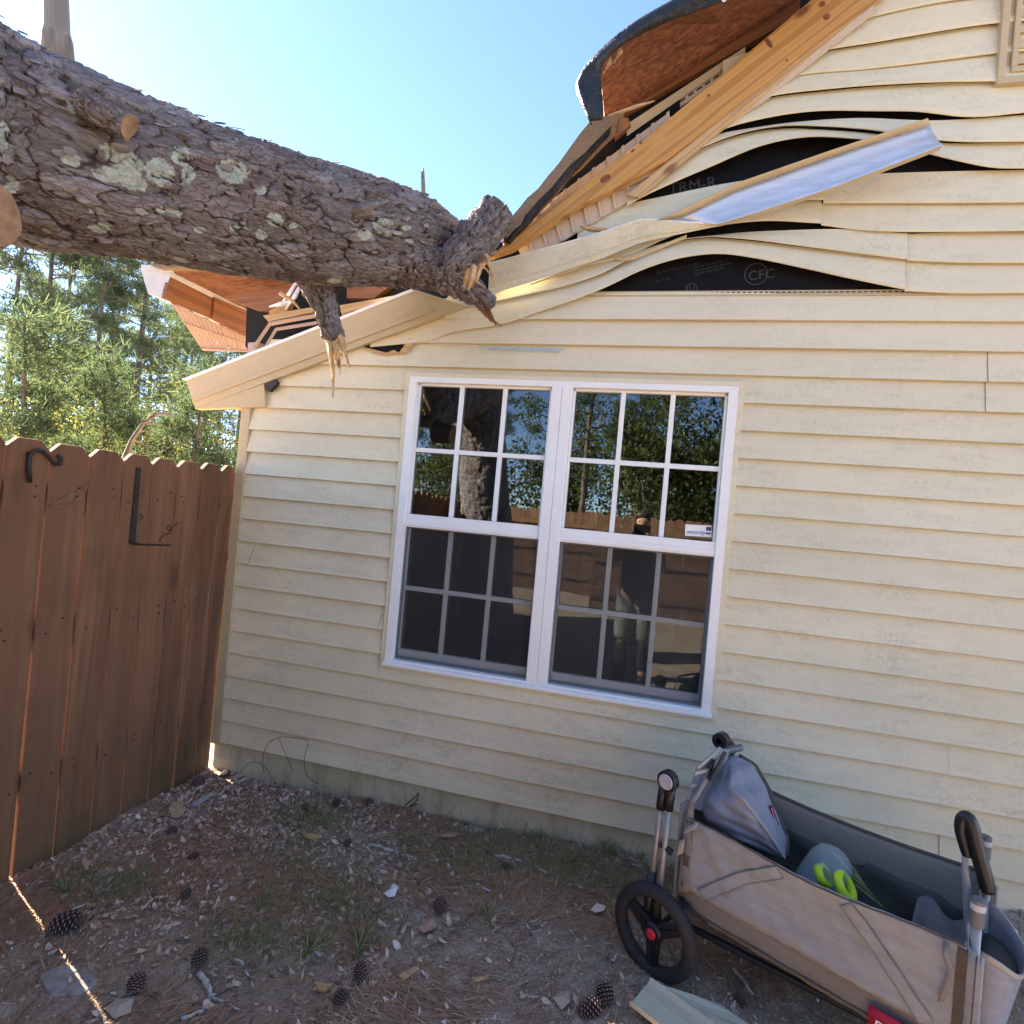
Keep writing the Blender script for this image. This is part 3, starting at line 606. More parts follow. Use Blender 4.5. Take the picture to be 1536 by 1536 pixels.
# security sticker
P0, P1, P2, P3 = [W(u, v, .0125) for u, v in ((1028, 786.5), (1067.5, 788.5), (1067, 806), (1027.5, 803.5))]
st = MB().prism([P3, P2, P1, P0], (0, .001, 0)).build('sticker', M['whitepaint'], house)
xd = P2 - P3
text('security', .026, P3 + np.array([.006, -.0008, .012]), xd, (0, 0, 1), M['bluepaint'], house, 'sticker_lettering', shear=.25)
q = P3 + xd * .78; mb = MB(); mb.box((q[0], .0112, q[2] + .030), (q[0] + .022, .0122, q[2] + .048)); mb.box((q[0], .0112, q[2] + .014), (q[0] + .022, .0122, q[2] + .022)); mb.build('sticker_emblem', M['bluepaint'], house)
P = W(1066, 795, -.034)
MB().box((1.0, 0, 0), (1.001, .001, .001)) 
# gable vent
gv = bpy.data.objects.new('gable_vent', None); COL.objects.link(gv); gv.parent = house
A = W(1495.5, 125, -.045); vx, vz = A[0], A[2]; vw, vh = .46, .66
def ringbox(mb, x0, x1, z0, z1, w, ya, yb):
    mb.box((x0, ya, z0), (x1, yb, z0 + w)); mb.box((x0, ya, z1 - w), (x1, yb, z1)); mb.box((x0, ya, z0 + w), (x0 + w, yb, z1 - w)); mb.box((x1 - w, ya, z0 + w), (x1, yb, z1 - w))
mb = MB(); ringbox(mb, vx, vx + vw, vz, vz + vh, .028, -.045, .0); ringbox(mb, vx + .028, vx + vw - .028, vz + .028, vz + vh - .028, .022, -.026, 0); ringbox(mb, vx + .05, vx + vw - .05, vz + .05, vz + vh - .05, .022, -.040, 0); mb.build('vent_frame', M['trim'], gv, bevel=.003)
MB().box((vx + .06, -.004, vz + .06), (vx + vw - .06, .0, vz + vh - .06)).build('vent_back', M['black'], gv)
z = vz + .082
while z < vz + vh - .08:
    mb = MB(); mb.prism([(vx + .0722, -.036, z + .001), (vx + .0722, -.036, z + .034), (vx + .0722, -.012, z + .040), (vx + .0722, -.012, z + .006)][::-1], (vw - .1444, 0, 0)); mb.build('vent_slat', M['trim'], gv); z += .066
# rake trim on the left and its boxed return
pts = [(278, 569), (375, 532), (476, 491), (620, 434), (628, 436), (700, 459), (620, 489), (523, 525), (490, 539), (400, 573), (293, 613)]
yt = -.045
o = MB().prism([W(u, v, yt) for u, v in pts][::-1], (0, .035, 0)).build('rake_trim', M['trim'], house, bevel=.002); framed(o, W(620, 434, yt) - W(278, 569, yt))
o = MB().prism([W(u, v, yt - .008) for u, v in ((288, 598), (400, 556), (523, 508), (640, 463), (650, 464), (640, 470), (523, 514), (400, 561), (289, 602))][::-1], (0, .0085, 0)).build('trim_bead', M['trim'], house)
o = MB().prism([W(u, v, yt + .004) for u, v in ((293, 613.5), (398, 610), (396, 575.5), (360, 588))], (0, .04, 0)).build('soffit_return', M['trim'], house, bevel=.002)
mb = MB(); mb.prism([W(u, v, yt - .004) for u, v in ((272, 569), (278, 571), (622, 436), (620, 432))], (0, .12, 0)); mb.build('drip_edge', M['white'], house)
# eave on the left, levered up
xe = -.657
def ev(u, v, dx=0): return X(u, v, xe + dx)
mb = MB(); mb.prism([W(u, v, -.01) for u, v in ((211, 404), (256, 406), (249, 440), (243, 447), (222, 441))][::-1], (0, .9, .02)); gt = mb.build('gutter_end', M['gutter'], house, bevel=.003)
mb = MB(); mb.prism([W(u, v, -.02) for u, v in ((212, 397), (258, 398), (257, 407), (211, 405))][::-1], (0, .02, 0)); mb.build('gutter_lip', M['gutter'], house)
def epl(q, name, m, dx, vec, lab=None):
    P = [ev(u, v, dx) for u, v in q]; o = MB().prism(P, vec).build(name, m, house, bevel=.002); framed(o, P[1] - P[0]); return o
epl([(256, 412), (322, 446), (319, 477), (248, 447)], 'fascia_board', M['pine_red'], 0, (-.03, 0, 0))
epl([(322, 446), (376, 469), (370, 506), (319, 477)], 'fascia_board', M['pine_red'], .012, (-.03, 0, 0))
mb = MB(); mb.prism([W(237, 402, -.02), W(330, 392, -.02), W(470, 400, -.05), W(470, 440, .3), ev(378, 468), ev(262, 411)], (0, 0, .012)); o = mb.build('roof_deck', M['osb'], house)
mb = MB(); mb.prism([W(225, 398, -.05), W(330, 388, -.05), W(480, 392, -.06), W(480, 400, -.06), W(330, 396, -.05), W(240, 403, -.05)][::-1], (0, .5, .05)); mb.build('shingle_edge', M['shingle'], house)
pxplank('rafter', [(335, 445), (446, 424), (425, 470), (386, 466)], .12, .04, M['pine_red'], house)
pxplank('rafter', [(520, 424), (590, 425), (560, 448), (520, 447)], .10, .04, M['pine_red'], house)
pxplank('rafter_block', [(404, 466), (436, 452), (430, 470), (402, 486)], .06, .04, M['pine'], house)
mb = MB(); mb.prism([W(u, v, .14) for u, v in ((370, 455), (450, 425), (540, 405), (640, 385), (765, 360), (765, 440), (640, 490), (380, 530), (368, 520))][::-1], (0, .02, 0)); mb.build('attic_darkness_sheet', M['black'], house)  # black sheet for the attic's darkness, right end added to block the sun
pxplank('split_lath', [(394, 473), (470, 460), (470, 468), (402, 482)], .01, .02, M['pine_pale'], house)
pxplank('split_lath', [(509, 458), (592, 443), (592, 450), (512, 471)], .0, .03, M['pine_pale'], house)
pxplank('split_lath', [(512, 472), (560, 460), (556, 466), (516, 478)], -.01, .015, M['pine_pale'], house)
mb = MB()
for a, b in (((405, 486), (381, 521)), ((405, 486), (476, 473))): mb.tube([W(*a, .0), W(*b, .0)], .012, 4)
for a, b in (((414, 494), (398, 521)), ((414, 494), (476, 484))): mb.tube([W(*a, -.005), W(*b, -.005)], .010, 4)
mb.build('channel_trim', M['pink'], house)
mb = MB(); mb.prism([W(u, v, .02) for u, v in ((372, 514), (388, 513), (384, 524), (371, 531))][::-1], (0, .05, 0)); mb.build('trim_block', M['pink'], house)
for a, b in (((445, 422), (420, 458)), ((452, 425), (428, 464)), ((436, 452), (404, 460))): 
    mb = MB(); mb.tube([W(*a, .02), W((a[0] + b[0]) / 2 + 2, (a[1] + b[1]) / 2, .0), W(*b, .02)], [.008, .014, .004], 5); mb.build('torn_strip', M['whitepaint'], house)
# hanging vented soffit: ribs one by one
a0, a1, b0, b1 = X(257, 455, -.70), X(302, 523, -.66), X(372, 508, -.60), X(371, 526, -.60)
n = 15
for i in range(n):
    t0, t1 = i / n, (i + .86) / n
    q = [a0 + (b0 - a0) * t0, a1 + (b1 - a1) * t0, a1 + (b1 - a1) * t1, a0 + (b0 - a0) * t1]
    MB().prism(q, (-.004, 0, .006 if i % 3 else .012)).build('soffit_slat', M['pink'], house)
for s0, s1 in ((-.03, .03), (.40, .46), (.97, 1.03)):
    q = [a0 + (a1 - a0) * s0, a0 + (a1 - a0) * s1, b0 + (b1 - b0) * s1, b0 + (b1 - b0) * s0]
    MB().prism(q, (.012, -.006, -.008)).build('soffit_rail', M['pink'], house)
# torn hole in the siding under the rake trim
mb = MB(); mb.prism([W(u, v, -.0215) for u, v in ((545, 520), (570, 514), (606, 510), (611, 508), (604, 520), (598, 528), (590, 524), (580, 529), (560, 524))][::-1], (0, .003, 0)); mb.build('torn_hole', M['foil'], house)
mb = MB(); mb.prism([W(u, v, -.024) for u, v in ((545, 521), (560, 524.5), (580, 529), (590, 525), (598, 529), (606, 519), (612, 508), (634, 509), (620, 515), (608, 531), (592, 531), (578, 534), (556, 528))][::-1], (0, .002, 0)); mb.build('torn_edge', M['pine_pale'], house)
MB().prism([W(u, v, -.05) for u, v in ((397, 577), (412, 569), (416, 574), (403, 587))][::-1], (0, .03, 0)).build('wire_clip', M['iron'], house)
# vented soffit above the window, seen between the plank and the bent trim: one piece per rib
SY = -.030; A0, A1 = W(766, 346, SY), W(786, 396, SY); B0 = W(1004, 168, SY)
TOPE = curve_fn([(0, 0), (1, 0)])
n = 11
for i in range(n):
    t0, t1 = (i + .004) / n, (i + .80) / n; tm = (i + .992) / n
    L0 = lambda t: A0 + (B0 - A0) * t
    L1 = lambda t: A1 + (W(1010, 262, SY) - A1) * t
    MB().prism([L0(t0), L1(t0), L1(t1), L0(t1)], (0, .01, 0)).build('soffit_slat', M['soffit'], house)
    q = [L0(t1), L1(t1), L1(tm), L0(tm)]; MB().prism([p + np.array([0, -.010, 0]) for p in q], (0, .018, 0)).build('soffit_rib', M['soffit'], house)
MB().prism([W(u, v, .0) for u, v in ((760, 360), (905, 190), (1020, 150), (1020, 200), (800, 385))][::-1], (0, -.002, 0)).build('dark_backing', M['foil'], house)
# cream channel with slots above the plank
pxplank('j_channel', [(940, 186), (1118, 70), (1118, 80), (940, 204)], -.004, .02, M['trim'], house)
pxplank('j_channel', [(935, 204), (1118, 82), (1118, 94), (935, 218)], .006, .01, M['soffit'], house)
mb = MB()
for i in range(12):
    t = i / 12; u = 945 + 150 * t; v = 203 - 103 * t; mb.prism([W(u, v, -.0045 + .009), W(u + 8, v - 5.4, .0045), W(u + 8, v - 3, .0045), W(u, v + 2.4, .0045)], (0, -.002, 0))
mb.build('channel_slot', M['black'], house)['kind'] = 'stuff'
# roof sheathing of the torn rake, seen from below, and the felt over it
out = [(897, 92), (930, 66), (985, 34), (1060, 8), (1120, -20), (1260, -90)]; inn = [(906, 178), (955, 152), (1010, 118), (1100, 58), (1180, 8), (1300, -70)]
rowA = [W(u, v, -.30) for u, v in out]; rowB = [W(u, v, .05) for u, v in inn]
mb = MB(); mb.grid([rowA, [(a + b) / 2 + np.array([0, 0, .01]) for a, b in zip(rowA, rowB)], rowB]); o = mb.build('roof_deck', M['osb'], house); md = o.modifiers.new('solid', 'SOLIDIFY'); md.thickness = .012
for q in ([(899, 100), (894, 122), (892, 124), (901, 112)], [(903, 140), (898, 152), (897, 152), (905, 148)], [(915, 85), (906, 108), (904, 108), (918, 92)], [(912, 172), (950, 158), (982, 150), (948, 163)], [(930, 70), (922, 92), (920, 92), (934, 76)]): MB().prism([W(u, v, -.315) for u, v in q][::-1], (0, .01, 0)).build('splinter', M['pine_pale'], house)
pxplank('rafter', [(925, 150), (1200, -10), (1200, 22), (925, 176)], .055, .04, M['pine_red'], house)
pxplank('blocking', [(920, 178), (942, 176), (946, 186), (922, 208)], -.03, .08, M['pine_red'], house)
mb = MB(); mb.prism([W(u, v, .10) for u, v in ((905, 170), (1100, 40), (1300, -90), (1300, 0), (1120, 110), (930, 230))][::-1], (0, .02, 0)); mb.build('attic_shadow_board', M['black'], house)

# ================================================================== loose pieces of the wreck
# black felt draped over the torn roof edge
fo = [(884, 182), (866, 146), (858, 124), (878, 94), (915, 56), (960, 22), (1040, -22), (1120, -50), (1260, -110)]
fi = [(906, 180), (903, 146), (899, 112), (903, 90), (936, 64), (988, 35), (1062, 11), (1122, -16), (1262, -86)]
rows = []
for k, t in enumerate(np.linspace(0, 1, 6)):
    r = []
    for i, (a, b) in enumerate(zip(fo, fi)):
        u, v = a[0] + (b[0] - a[0]) * t, a[1] + (b[1] - a[1]) * t
        r.append(W(u, v, -.335 - .03 * math.sin(t * 3.1) * (1 if i % 2 else .3) + .013 * random.uniform(-1, 1)))
    rows.append(r)
back = [p + (np.array([.02, .05, .0]) if i < 3 else np.array([.05, .40, .22])) for i, p in enumerate(rows[0])]
felt = MB(); felt.grid([back] + rows); fl = felt.build('roofing_felt', M['tarp'], None, rows[0][0], smooth=True)
tag(fl, 'shiny black roofing felt draped over the torn roof edge, white lettering at its top', 'roofing felt')
sb = fl.modifiers.new('sub', 'SUBSURF'); sb.levels = sb.render_levels = 2; sd = fl.modifiers.new('solid', 'SOLIDIFY'); sd.thickness = .004
P = W(1083, 5, -.352); text('0', .05, P, (1, 0, .5), (-.5, 0, 1), M['whitepaint'], fl, 'lettering', shear=.2)
# slab of shingles that slid down the rake
sl_ = thing('shingle_slab', 'slab of brown shingles on broken roof board tilted above the fork of the trunk', 'roof piece', W(800, 300, -.1))
q = [(752, 352), (765, 328), (820, 266), (887, 180), (937, 167), (917, 187), (838, 267), (796, 313), (760, 356)]
def jag(q, n=4, a=1.3):
    r = []
    for i in range(len(q)):
        p, s = np.array(q[i], float), np.array(q[(i + 1) % len(q)], float)
        for k in range(n): r.append(tuple(p + (s - p) * k / n + (rng.normal(0, a, 2) if k else 0)))
    return r
MB().prism([W(u, v, -.16) for u, v in jag(q)][::-1], (-.02, .12, -.0)).build('shingle_layer', M['shingle'], sl_)
MB().prism([W(u, v, -.15) for u, v in jag([(757, 356), (797, 313), (838, 267), (917, 187), (916, 193), (842, 274), (801, 320), (764, 360)], 3, .8)][::-1], (-.01, .05, .0)).build('felt_edge', M['tarp'], sl_)
tag(pxplank('red_lath', [(736, 368), (752, 347), (756, 350), (740, 373)], -.1, .02, M['red']), 'small red strip wedged between the trunk fork and the shingle slab', 'strip')
# long dislodged plank and the thin split lath below it
pl_ = [(732, 387), (778, 349), (868, 283), (960, 214), (1100, 97), (1226, -8), (1322, -8), (1210, 76), (1100, 161), (1000, 240), (940, 273), (872, 307), (815, 343), (768, 374)]
P = [W(u, v, -.095 + .035 * (u - 730) / 590) for u, v in pl_]; pk = MB().prism(P[::-1], (0, .038, 0)).build('plank', M['pine'], None, P[0], bevel=.003); framed(pk, P[5] - P[0])
for (u, v, a, b) in ((908, 268, 9, 5), (961, 214, 3, 2), (949, 226, 3.5, 2), (1240, 25, 6, 4.5), (1233, 6, 6, 4), (1153, 64, 4, 9), (1063, 143, 3, 2), (1180, 90, 2.5, 1.5)):
    th = -.62; K = MB(); yk = -.0955 + .035 * (u - 730) / 590
    K.prism([W(u + a * math.cos(q) * math.cos(th) - b * math.sin(q) * math.sin(th), v + a * math.cos(q) * math.sin(th) + b * math.sin(q) * math.cos(th), yk) for q in np.linspace(0, 2 * math.pi, 12, endpoint=False)], (0, .002, 0)); K.build('knot', M['knotwood'], pk).matrix_parent_inverse = pk.matrix_basis.inverted() @ Matrix.Translation(pk.location)
tag(pk, 'long orange pine plank with knots, lying slantwise across the torn gable', 'plank')
lt = pxplank('split_lath', [(940, 292), (1330, -24), (1340, -18), (958, 296)], [-.075, -.045, -.045, -.075], .02, M['pine_pale'], bevel=.001)
tag(lt, 'narrow pale split lath along the lower edge of the long orange plank', 'lath')
mb = MB(); mb.prism([W(u, v, -.05) for u, v in ((875, 309), (1000, 244), (1100, 165), (1230, 68), (1310, 8), (1316, 14), (1236, 78), (1150, 148), (1104, 178), (1060, 206), (1004, 250))][::-1], (0, .012, 0)); mb.build('crumpled_trim', M['soffit'], house)
mb = MB(); mb.prism([W(u, v, -.09) for u, v in ((870, 338), (910, 342), (906, 346), (882, 344))][::-1], (0, .02, 0))
o = mb.build('splinter', M['pine_pale'], None, W(880, 340, -.09)); tag(o, 'pale splinter lying on the bent trim strip under the ribbed soffit', 'splinter')
# bent trim strip: cream outside on the left, bare aluminium inside on the right
bt = thing('bent_trim', 'bent metal trim strip hanging across the siding, cream at left and bare aluminium at right', 'metal trim', W(985, 330, -.1))
def strip(top, bot, yt_, yb_, n=24):
    tt = np.linspace(0, 1, n)
    def al(p, t):
        p = np.array(p, float); d = np.r_[0, np.cumsum(np.linalg.norm(np.diff(p, axis=0), axis=1))]; d /= d[-1]
        return np.array([np.interp(t, d, p[:, 0]), np.interp(t, d, p[:, 1])]).T
    T, B = al(top, tt), al(bot, tt)
    f = lambda y, t: np.interp(t, np.linspace(0, 1, len(y)), y)
    return [[W(u, v, f(yt_, t)) for (u, v), t in zip(T, tt)], [W(u, v, f(yb_, t)) for (u, v), t in zip(B, tt)]]
r = strip([(734, 394), (760, 388), (826, 370), (890, 352), (964, 328), (1000, 331), (1082, 336)], [(732, 445), (760, 434), (795, 424), (862, 401), (900, 389), (960, 364), (1082, 338)], [-.09, -.10, -.11, -.11], [-.07, -.08, -.08, -.10])
crz = [[a + (b - a) * s_ + np.array([0, .004 * math.sin(i * .9 + 3 * s_) * math.sin(3.14 * s_) - (.004 if s_ == .78 else 0), 0]) for i, (a, b) in enumerate(zip(*r))] for s_ in (0, .25, .5, .74, .78, .82, 1)]
o = MB().grid(crz).build('cream_face', M['vinyl'], bt); o.modifiers.new('s', 'SOLIDIFY').thickness = .002
o = MB().grid([[p + np.array([0, .02, .0]) for p in r[0]], [p + np.array([0, -.0015, .002]) for p in r[0]], [p + np.array([0, -.0015, -.004]) for p in r[0]]]).build('cream_lip', M['white'], bt)
r = strip([(985, 331), (1100, 276), (1250, 224), (1392, 177)], [(1022, 326), (1100, 287), (1250, 234), (1395, 187)], [-.12, -.15, -.16], [-.10, -.12, -.13])
o = MB().grid([[p for p in r[0]], [a * .55 + b * .45 for a, b in zip(*r)], r[1]]).build('cream_flange', M['trim'], bt, smooth=True); o.modifiers.new('s', 'SOLIDIFY').thickness = .0015
T = [(1022, 327), (1100, 288), (1250, 235), (1395, 188)]; B = [(1075, 337), (1130, 321), (1250, 282), (1415, 218)]
r = strip(T, B, [-.10, -.11, -.12, -.125], [-.13, -.14, -.15, -.16]); rows = []
for s in np.linspace(0, 1, 9): rows.append([a + (b - a) * s + np.array([0, .007 * math.exp(-((s - .55) / .09) ** 2) * -1 + .012 * math.sin(s * 3.14), 0]) for a, b in zip(*r)])
o = MB().grid(rows).build('aluminium_face', M['alu'], bt, smooth=True); o.modifiers.new('s', 'SOLIDIFY').thickness = .0015
r2 = strip(B, [(1078, 340), (1132, 325), (1250, 287), (1408, 226)], [-.16, -.162, -.164, -.166], [-.14, -.145, -.145, -.145])
MB().grid(r2).build('lower_lip', M['trim'], bt)
r = strip([(795, 426), (862, 402), (914, 380), (930, 386), (943, 387), (985, 370), (1030, 352)], [(795, 428), (862, 406), (914, 384), (928, 391), (945, 392), (985, 376), (1030, 357)], [-.06, -.07, -.07], [-.055, -.06, -.06])
MB().grid(r).build('folded_lip', M['trim'], bt)
# clear tape flap on the siding
o = MB().prism([W(u, v, -.021) for u, v in ((709, 518), (760, 521), (848, 523), (838, 529), (790, 527), (735, 525))][::-1], (0, .001, 0)).build('loose_film', M['clear'], None, W(760, 522, -.02)); tag(o, 'scrap of clear film stuck under a siding lap above the window', 'plastic film')
# scrap of siding on the ground
ss = thing('siding_scrap', 'broken cream piece of vinyl siding lying on the soil beside the wagon wheel', 'siding scrap', G(1000, 1520))
A, B, C_, D = G(974, 1489), G(1092, 1520), G(1180, 1590), G(943, 1522)
up = np.array([0, 0, .02]); q0 = [A + up * 1.6, A + (B - A) * .1 + up * .6]
e1 = G(978, 1491); e2 = G(1050, 1545)
mb = MB(); dirv = (e2 - e1) / np.linalg.norm(e2 - e1)
rows = []
for i in range(14):
    t = i / 13 * .62; base = dirv * t
    rows.append([D + base * 1.05 + np.array([0, 0, .045]), D + base * 1.05 + np.array([0, 0, .030]), D * .4 + A * .6 + base + np.array([.0, 0, .038]), A + base + np.array([-.006, -.006, .036]), A + base + np.array([0, 0, .052]), A + base + np.array([.006, .004, .034]), A + base * 1.02 + (B - A) * .55 + np.array([0, .0, .03 - .01 * math.sin(i)]), A + base * 1.02 + (B - A) * .9 + np.array([0, 0, .02])])
o = mb.grid(rows).build('scrap_face', M['vinyl'], ss); o.modifiers.new('s', 'SOLIDIFY').thickness = .0015

# ================================================================== left fence
XF = -.067
fence = thing('board_fence', 'brown stained dog-eared board fence meeting the house corner', 'fence', (XF, -.6, -.05))
def dogear(mb, p0, p1, z0, z1, th, nrm, ear=.03):
    p0 = np.asarray(p0, float); p1 = np.asarray(p1, float); d = (p1 - p0) / np.linalg.norm(p1 - p0)
    q = [np.r_[p0, z0], np.r_[p1, z0], np.r_[p1, z1 - ear], np.r_[p1 - d * ear, z1], np.r_[p0 + d * ear, z1], np.r_[p0, z1 - ear]]
    mb.prism(q, np.r_[np.asarray(nrm, float) * th, 0])
    return mb
ub = [8, 75, 135, 187, 230, 269, 305, 335, 356]
yb = [float(X(u, 690, XF)[1]) for u in ub]; yb = sorted(yb); w0 = yb[1] - yb[0]
y = yb[0]; ext = [yb[0] - .147 * i for i in range(1, 34)]; allb = sorted(ext) + yb
tops = [float(X(u, v, XF)[2]) for u, v in ((40, 662), (105, 672), (160, 680), (208, 686), (250, 692), (287, 696), (320, 699), (346, 702))][::1]
for i in range(len(allb) - 1):
    a, b = allb[i], allb[i + 1]; g = (.0058 + .0016 * random.random()) ; j = len(allb) - 2 - i
    zt = tops[7 - j] + .012 if j < 8 else 1.725 + random.uniform(-.02, .02)
    wide = abs(a - float(X(75, 690, XF)[1])) < .03
    mb = MB(); p0, p1 = (XF + random.uniform(-.002, .002), a + g * .5), (XF + random.uniform(-.002, .002), b - g * .5)
    dogear(mb, p0, p1, -.09, zt, .025, (-1, 0), .036)
    o = mb.build('picket', M['fence'], fence, bevel=.0022)
    if j == 6 or j == 7:      # the boards beside the wide gap lean apart towards the ground
        for v in o.data.vertices:
            if v.co.z < .3: v.co.y += (-.002 if j == 7 else .005) if (v.co.y > (a + b) / 2 + .6) == (j == 7) else 0
    o.data.transform(Matrix.Translation((0, random.uniform(0, 0), 0)))
nl = MB()
for i in range(len(allb) - 1):
    if allb[i] < -2.2: continue
    for zz in (.33, .37, .94, .98, 1.49, 1.53):
        yy = (allb[i] + allb[i + 1]) / 2 + random.choice((-1, 1)) * .035 + random.uniform(-.01, .01); nl.lathe([(.0045, -.001), (.004, .0025), (.0003, .003)], (XF + .001, yy, zz + random.uniform(-.012, .012)), (1, 0, 0), 7)
nl.build('nail_head', M['iron'], fence)['kind'] = 'stuff'
for zz in (.35, .95, 1.5): MB().box((XF - .066, allb[0], zz - .045), (XF - .0275, -.05, zz + .045)).build('rail', M['fence'], fence)
# iron hook and plant bracket on the fence
hk = MB(); P = [X(u, v, XF + .02) for u, v in ((45, 722), (43, 700), (45, 683), (54, 675), (64, 676), (74, 686), (82, 697), (90, 696), (92, 688), (87, 683))]
hk.tube(P, .0075, 10); hk.tube([X(45, 724, XF + .006), X(43, 678, XF + .006)], .008, 4); o = hk.build('plant_hook', M['iron'], None, P[0], smooth=True); tag(o, 'black curled iron hook on the upper left of the brown fence', 'hook')
br = thing('plant_bracket', 'black iron plant bracket with scroll end on the middle of the brown fence', 'bracket', X(205, 760, XF + .01))
mb = MB(); mb.prism([X(u, v, XF + .006) for u, v in ((205, 701), (212, 702), (203, 816), (194, 815))], (-.005, 0, 0)); mb.build('back_plate', M['iron'], br)
mb = MB(); mb.tube([X(196, 815, XF + .008), X(215, 817, XF + .06), X(257, 818, XF + .16)], .005, 6); mb.build('arm', M['iron'], br)
sc = [(238, 812), (246, 802), (254, 800), (258, 793), (254, 788), (249, 792), (254, 796), (262, 788), (268, 784)]
mb = MB(); mb.tube([X(u, v, XF + .14) for u, v in sc], .003, 6); mb.build('scroll', M['iron'], br)
mb = MB(); mb.tube([X(211, 770, XF + .012), X(214, 776, XF + .03), X(210, 781, XF + .014)], .0025, 5); mb.build('latch', M['iron'], br)
mb = MB(); mb.tube([X(u, v, XF + .01) for u, v in ((70, 762), (95, 748), (120, 735), (136, 718), (128, 738), (110, 755), (85, 760))], .0016, 5); o = mb.build('vine_stem', M['stick_brown'], None, X(70, 762, XF)); tag(o, 'thin dry vine looped over two fence boards below the curled hook', 'vine')

# ================================================================== the fallen pine
def hash2(i, j, s):
    h = (i.astype(np.int64) * 73856093) ^ (j.astype(np.int64) * 19349663) ^ (s * 83492791)
    h = (h ^ (h >> 13)) * 1274126177 & 0x7fffffff; h = h ^ (h >> 15); h = h * 2246822519 & 0x7fffffff; h ^= h >> 13
    return (h % 100003) / 100003.
def worley(x, y, s, wrapy=None):
    i0, j0 = np.floor(x).astype(int), np.floor(y).astype(int); d1 = np.full(x.shape, 9.); d2 = d1.copy(); cid = np.zeros(x.shape); cx = np.zeros(x.shape); cy = np.zeros(x.shape)
    for di in (-1, 0, 1):
        for dj in (-1, 0, 1):
            i, j = i0 + di, j0 + dj; jj = j % wrapy if wrapy else j
            px, py = i + .1 + .8 * hash2(i, jj, s), j + .1 + .8 * hash2(i, jj, s + 1); d = np.hypot(x - px, y - py)
            c = hash2(i, jj, s + 2); cl = d < d1
            d2 = np.where(cl, d1, np.minimum(d2, d)); cid = np.where(cl, c, cid); cx = np.where(cl, x - px, cx); cy = np.where(cl, y - py, cy); d1 = np.where(cl, d, d1)
    return d1, d2, cid, cx, cy
def vnoise(x, y, s, wrapy=None):
    i, j = np.floor(x).astype(int), np.floor(y).astype(int); fx, fy = x - i, y - j; fx = fx * fx * (3 - 2 * fx); fy = fy * fy * (3 - 2 * fy)
    w = (lambda q: q % wrapy) if wrapy else (lambda q: q)
    a, b, c, d = hash2(i, w(j), s), hash2(i + 1, w(j), s), hash2(i, w(j + 1), s), hash2(i + 1, w(j + 1), s)
    return (a * (1 - fx) + b * fx) * (1 - fy) + (c * (1 - fx) + d * fx) * fy
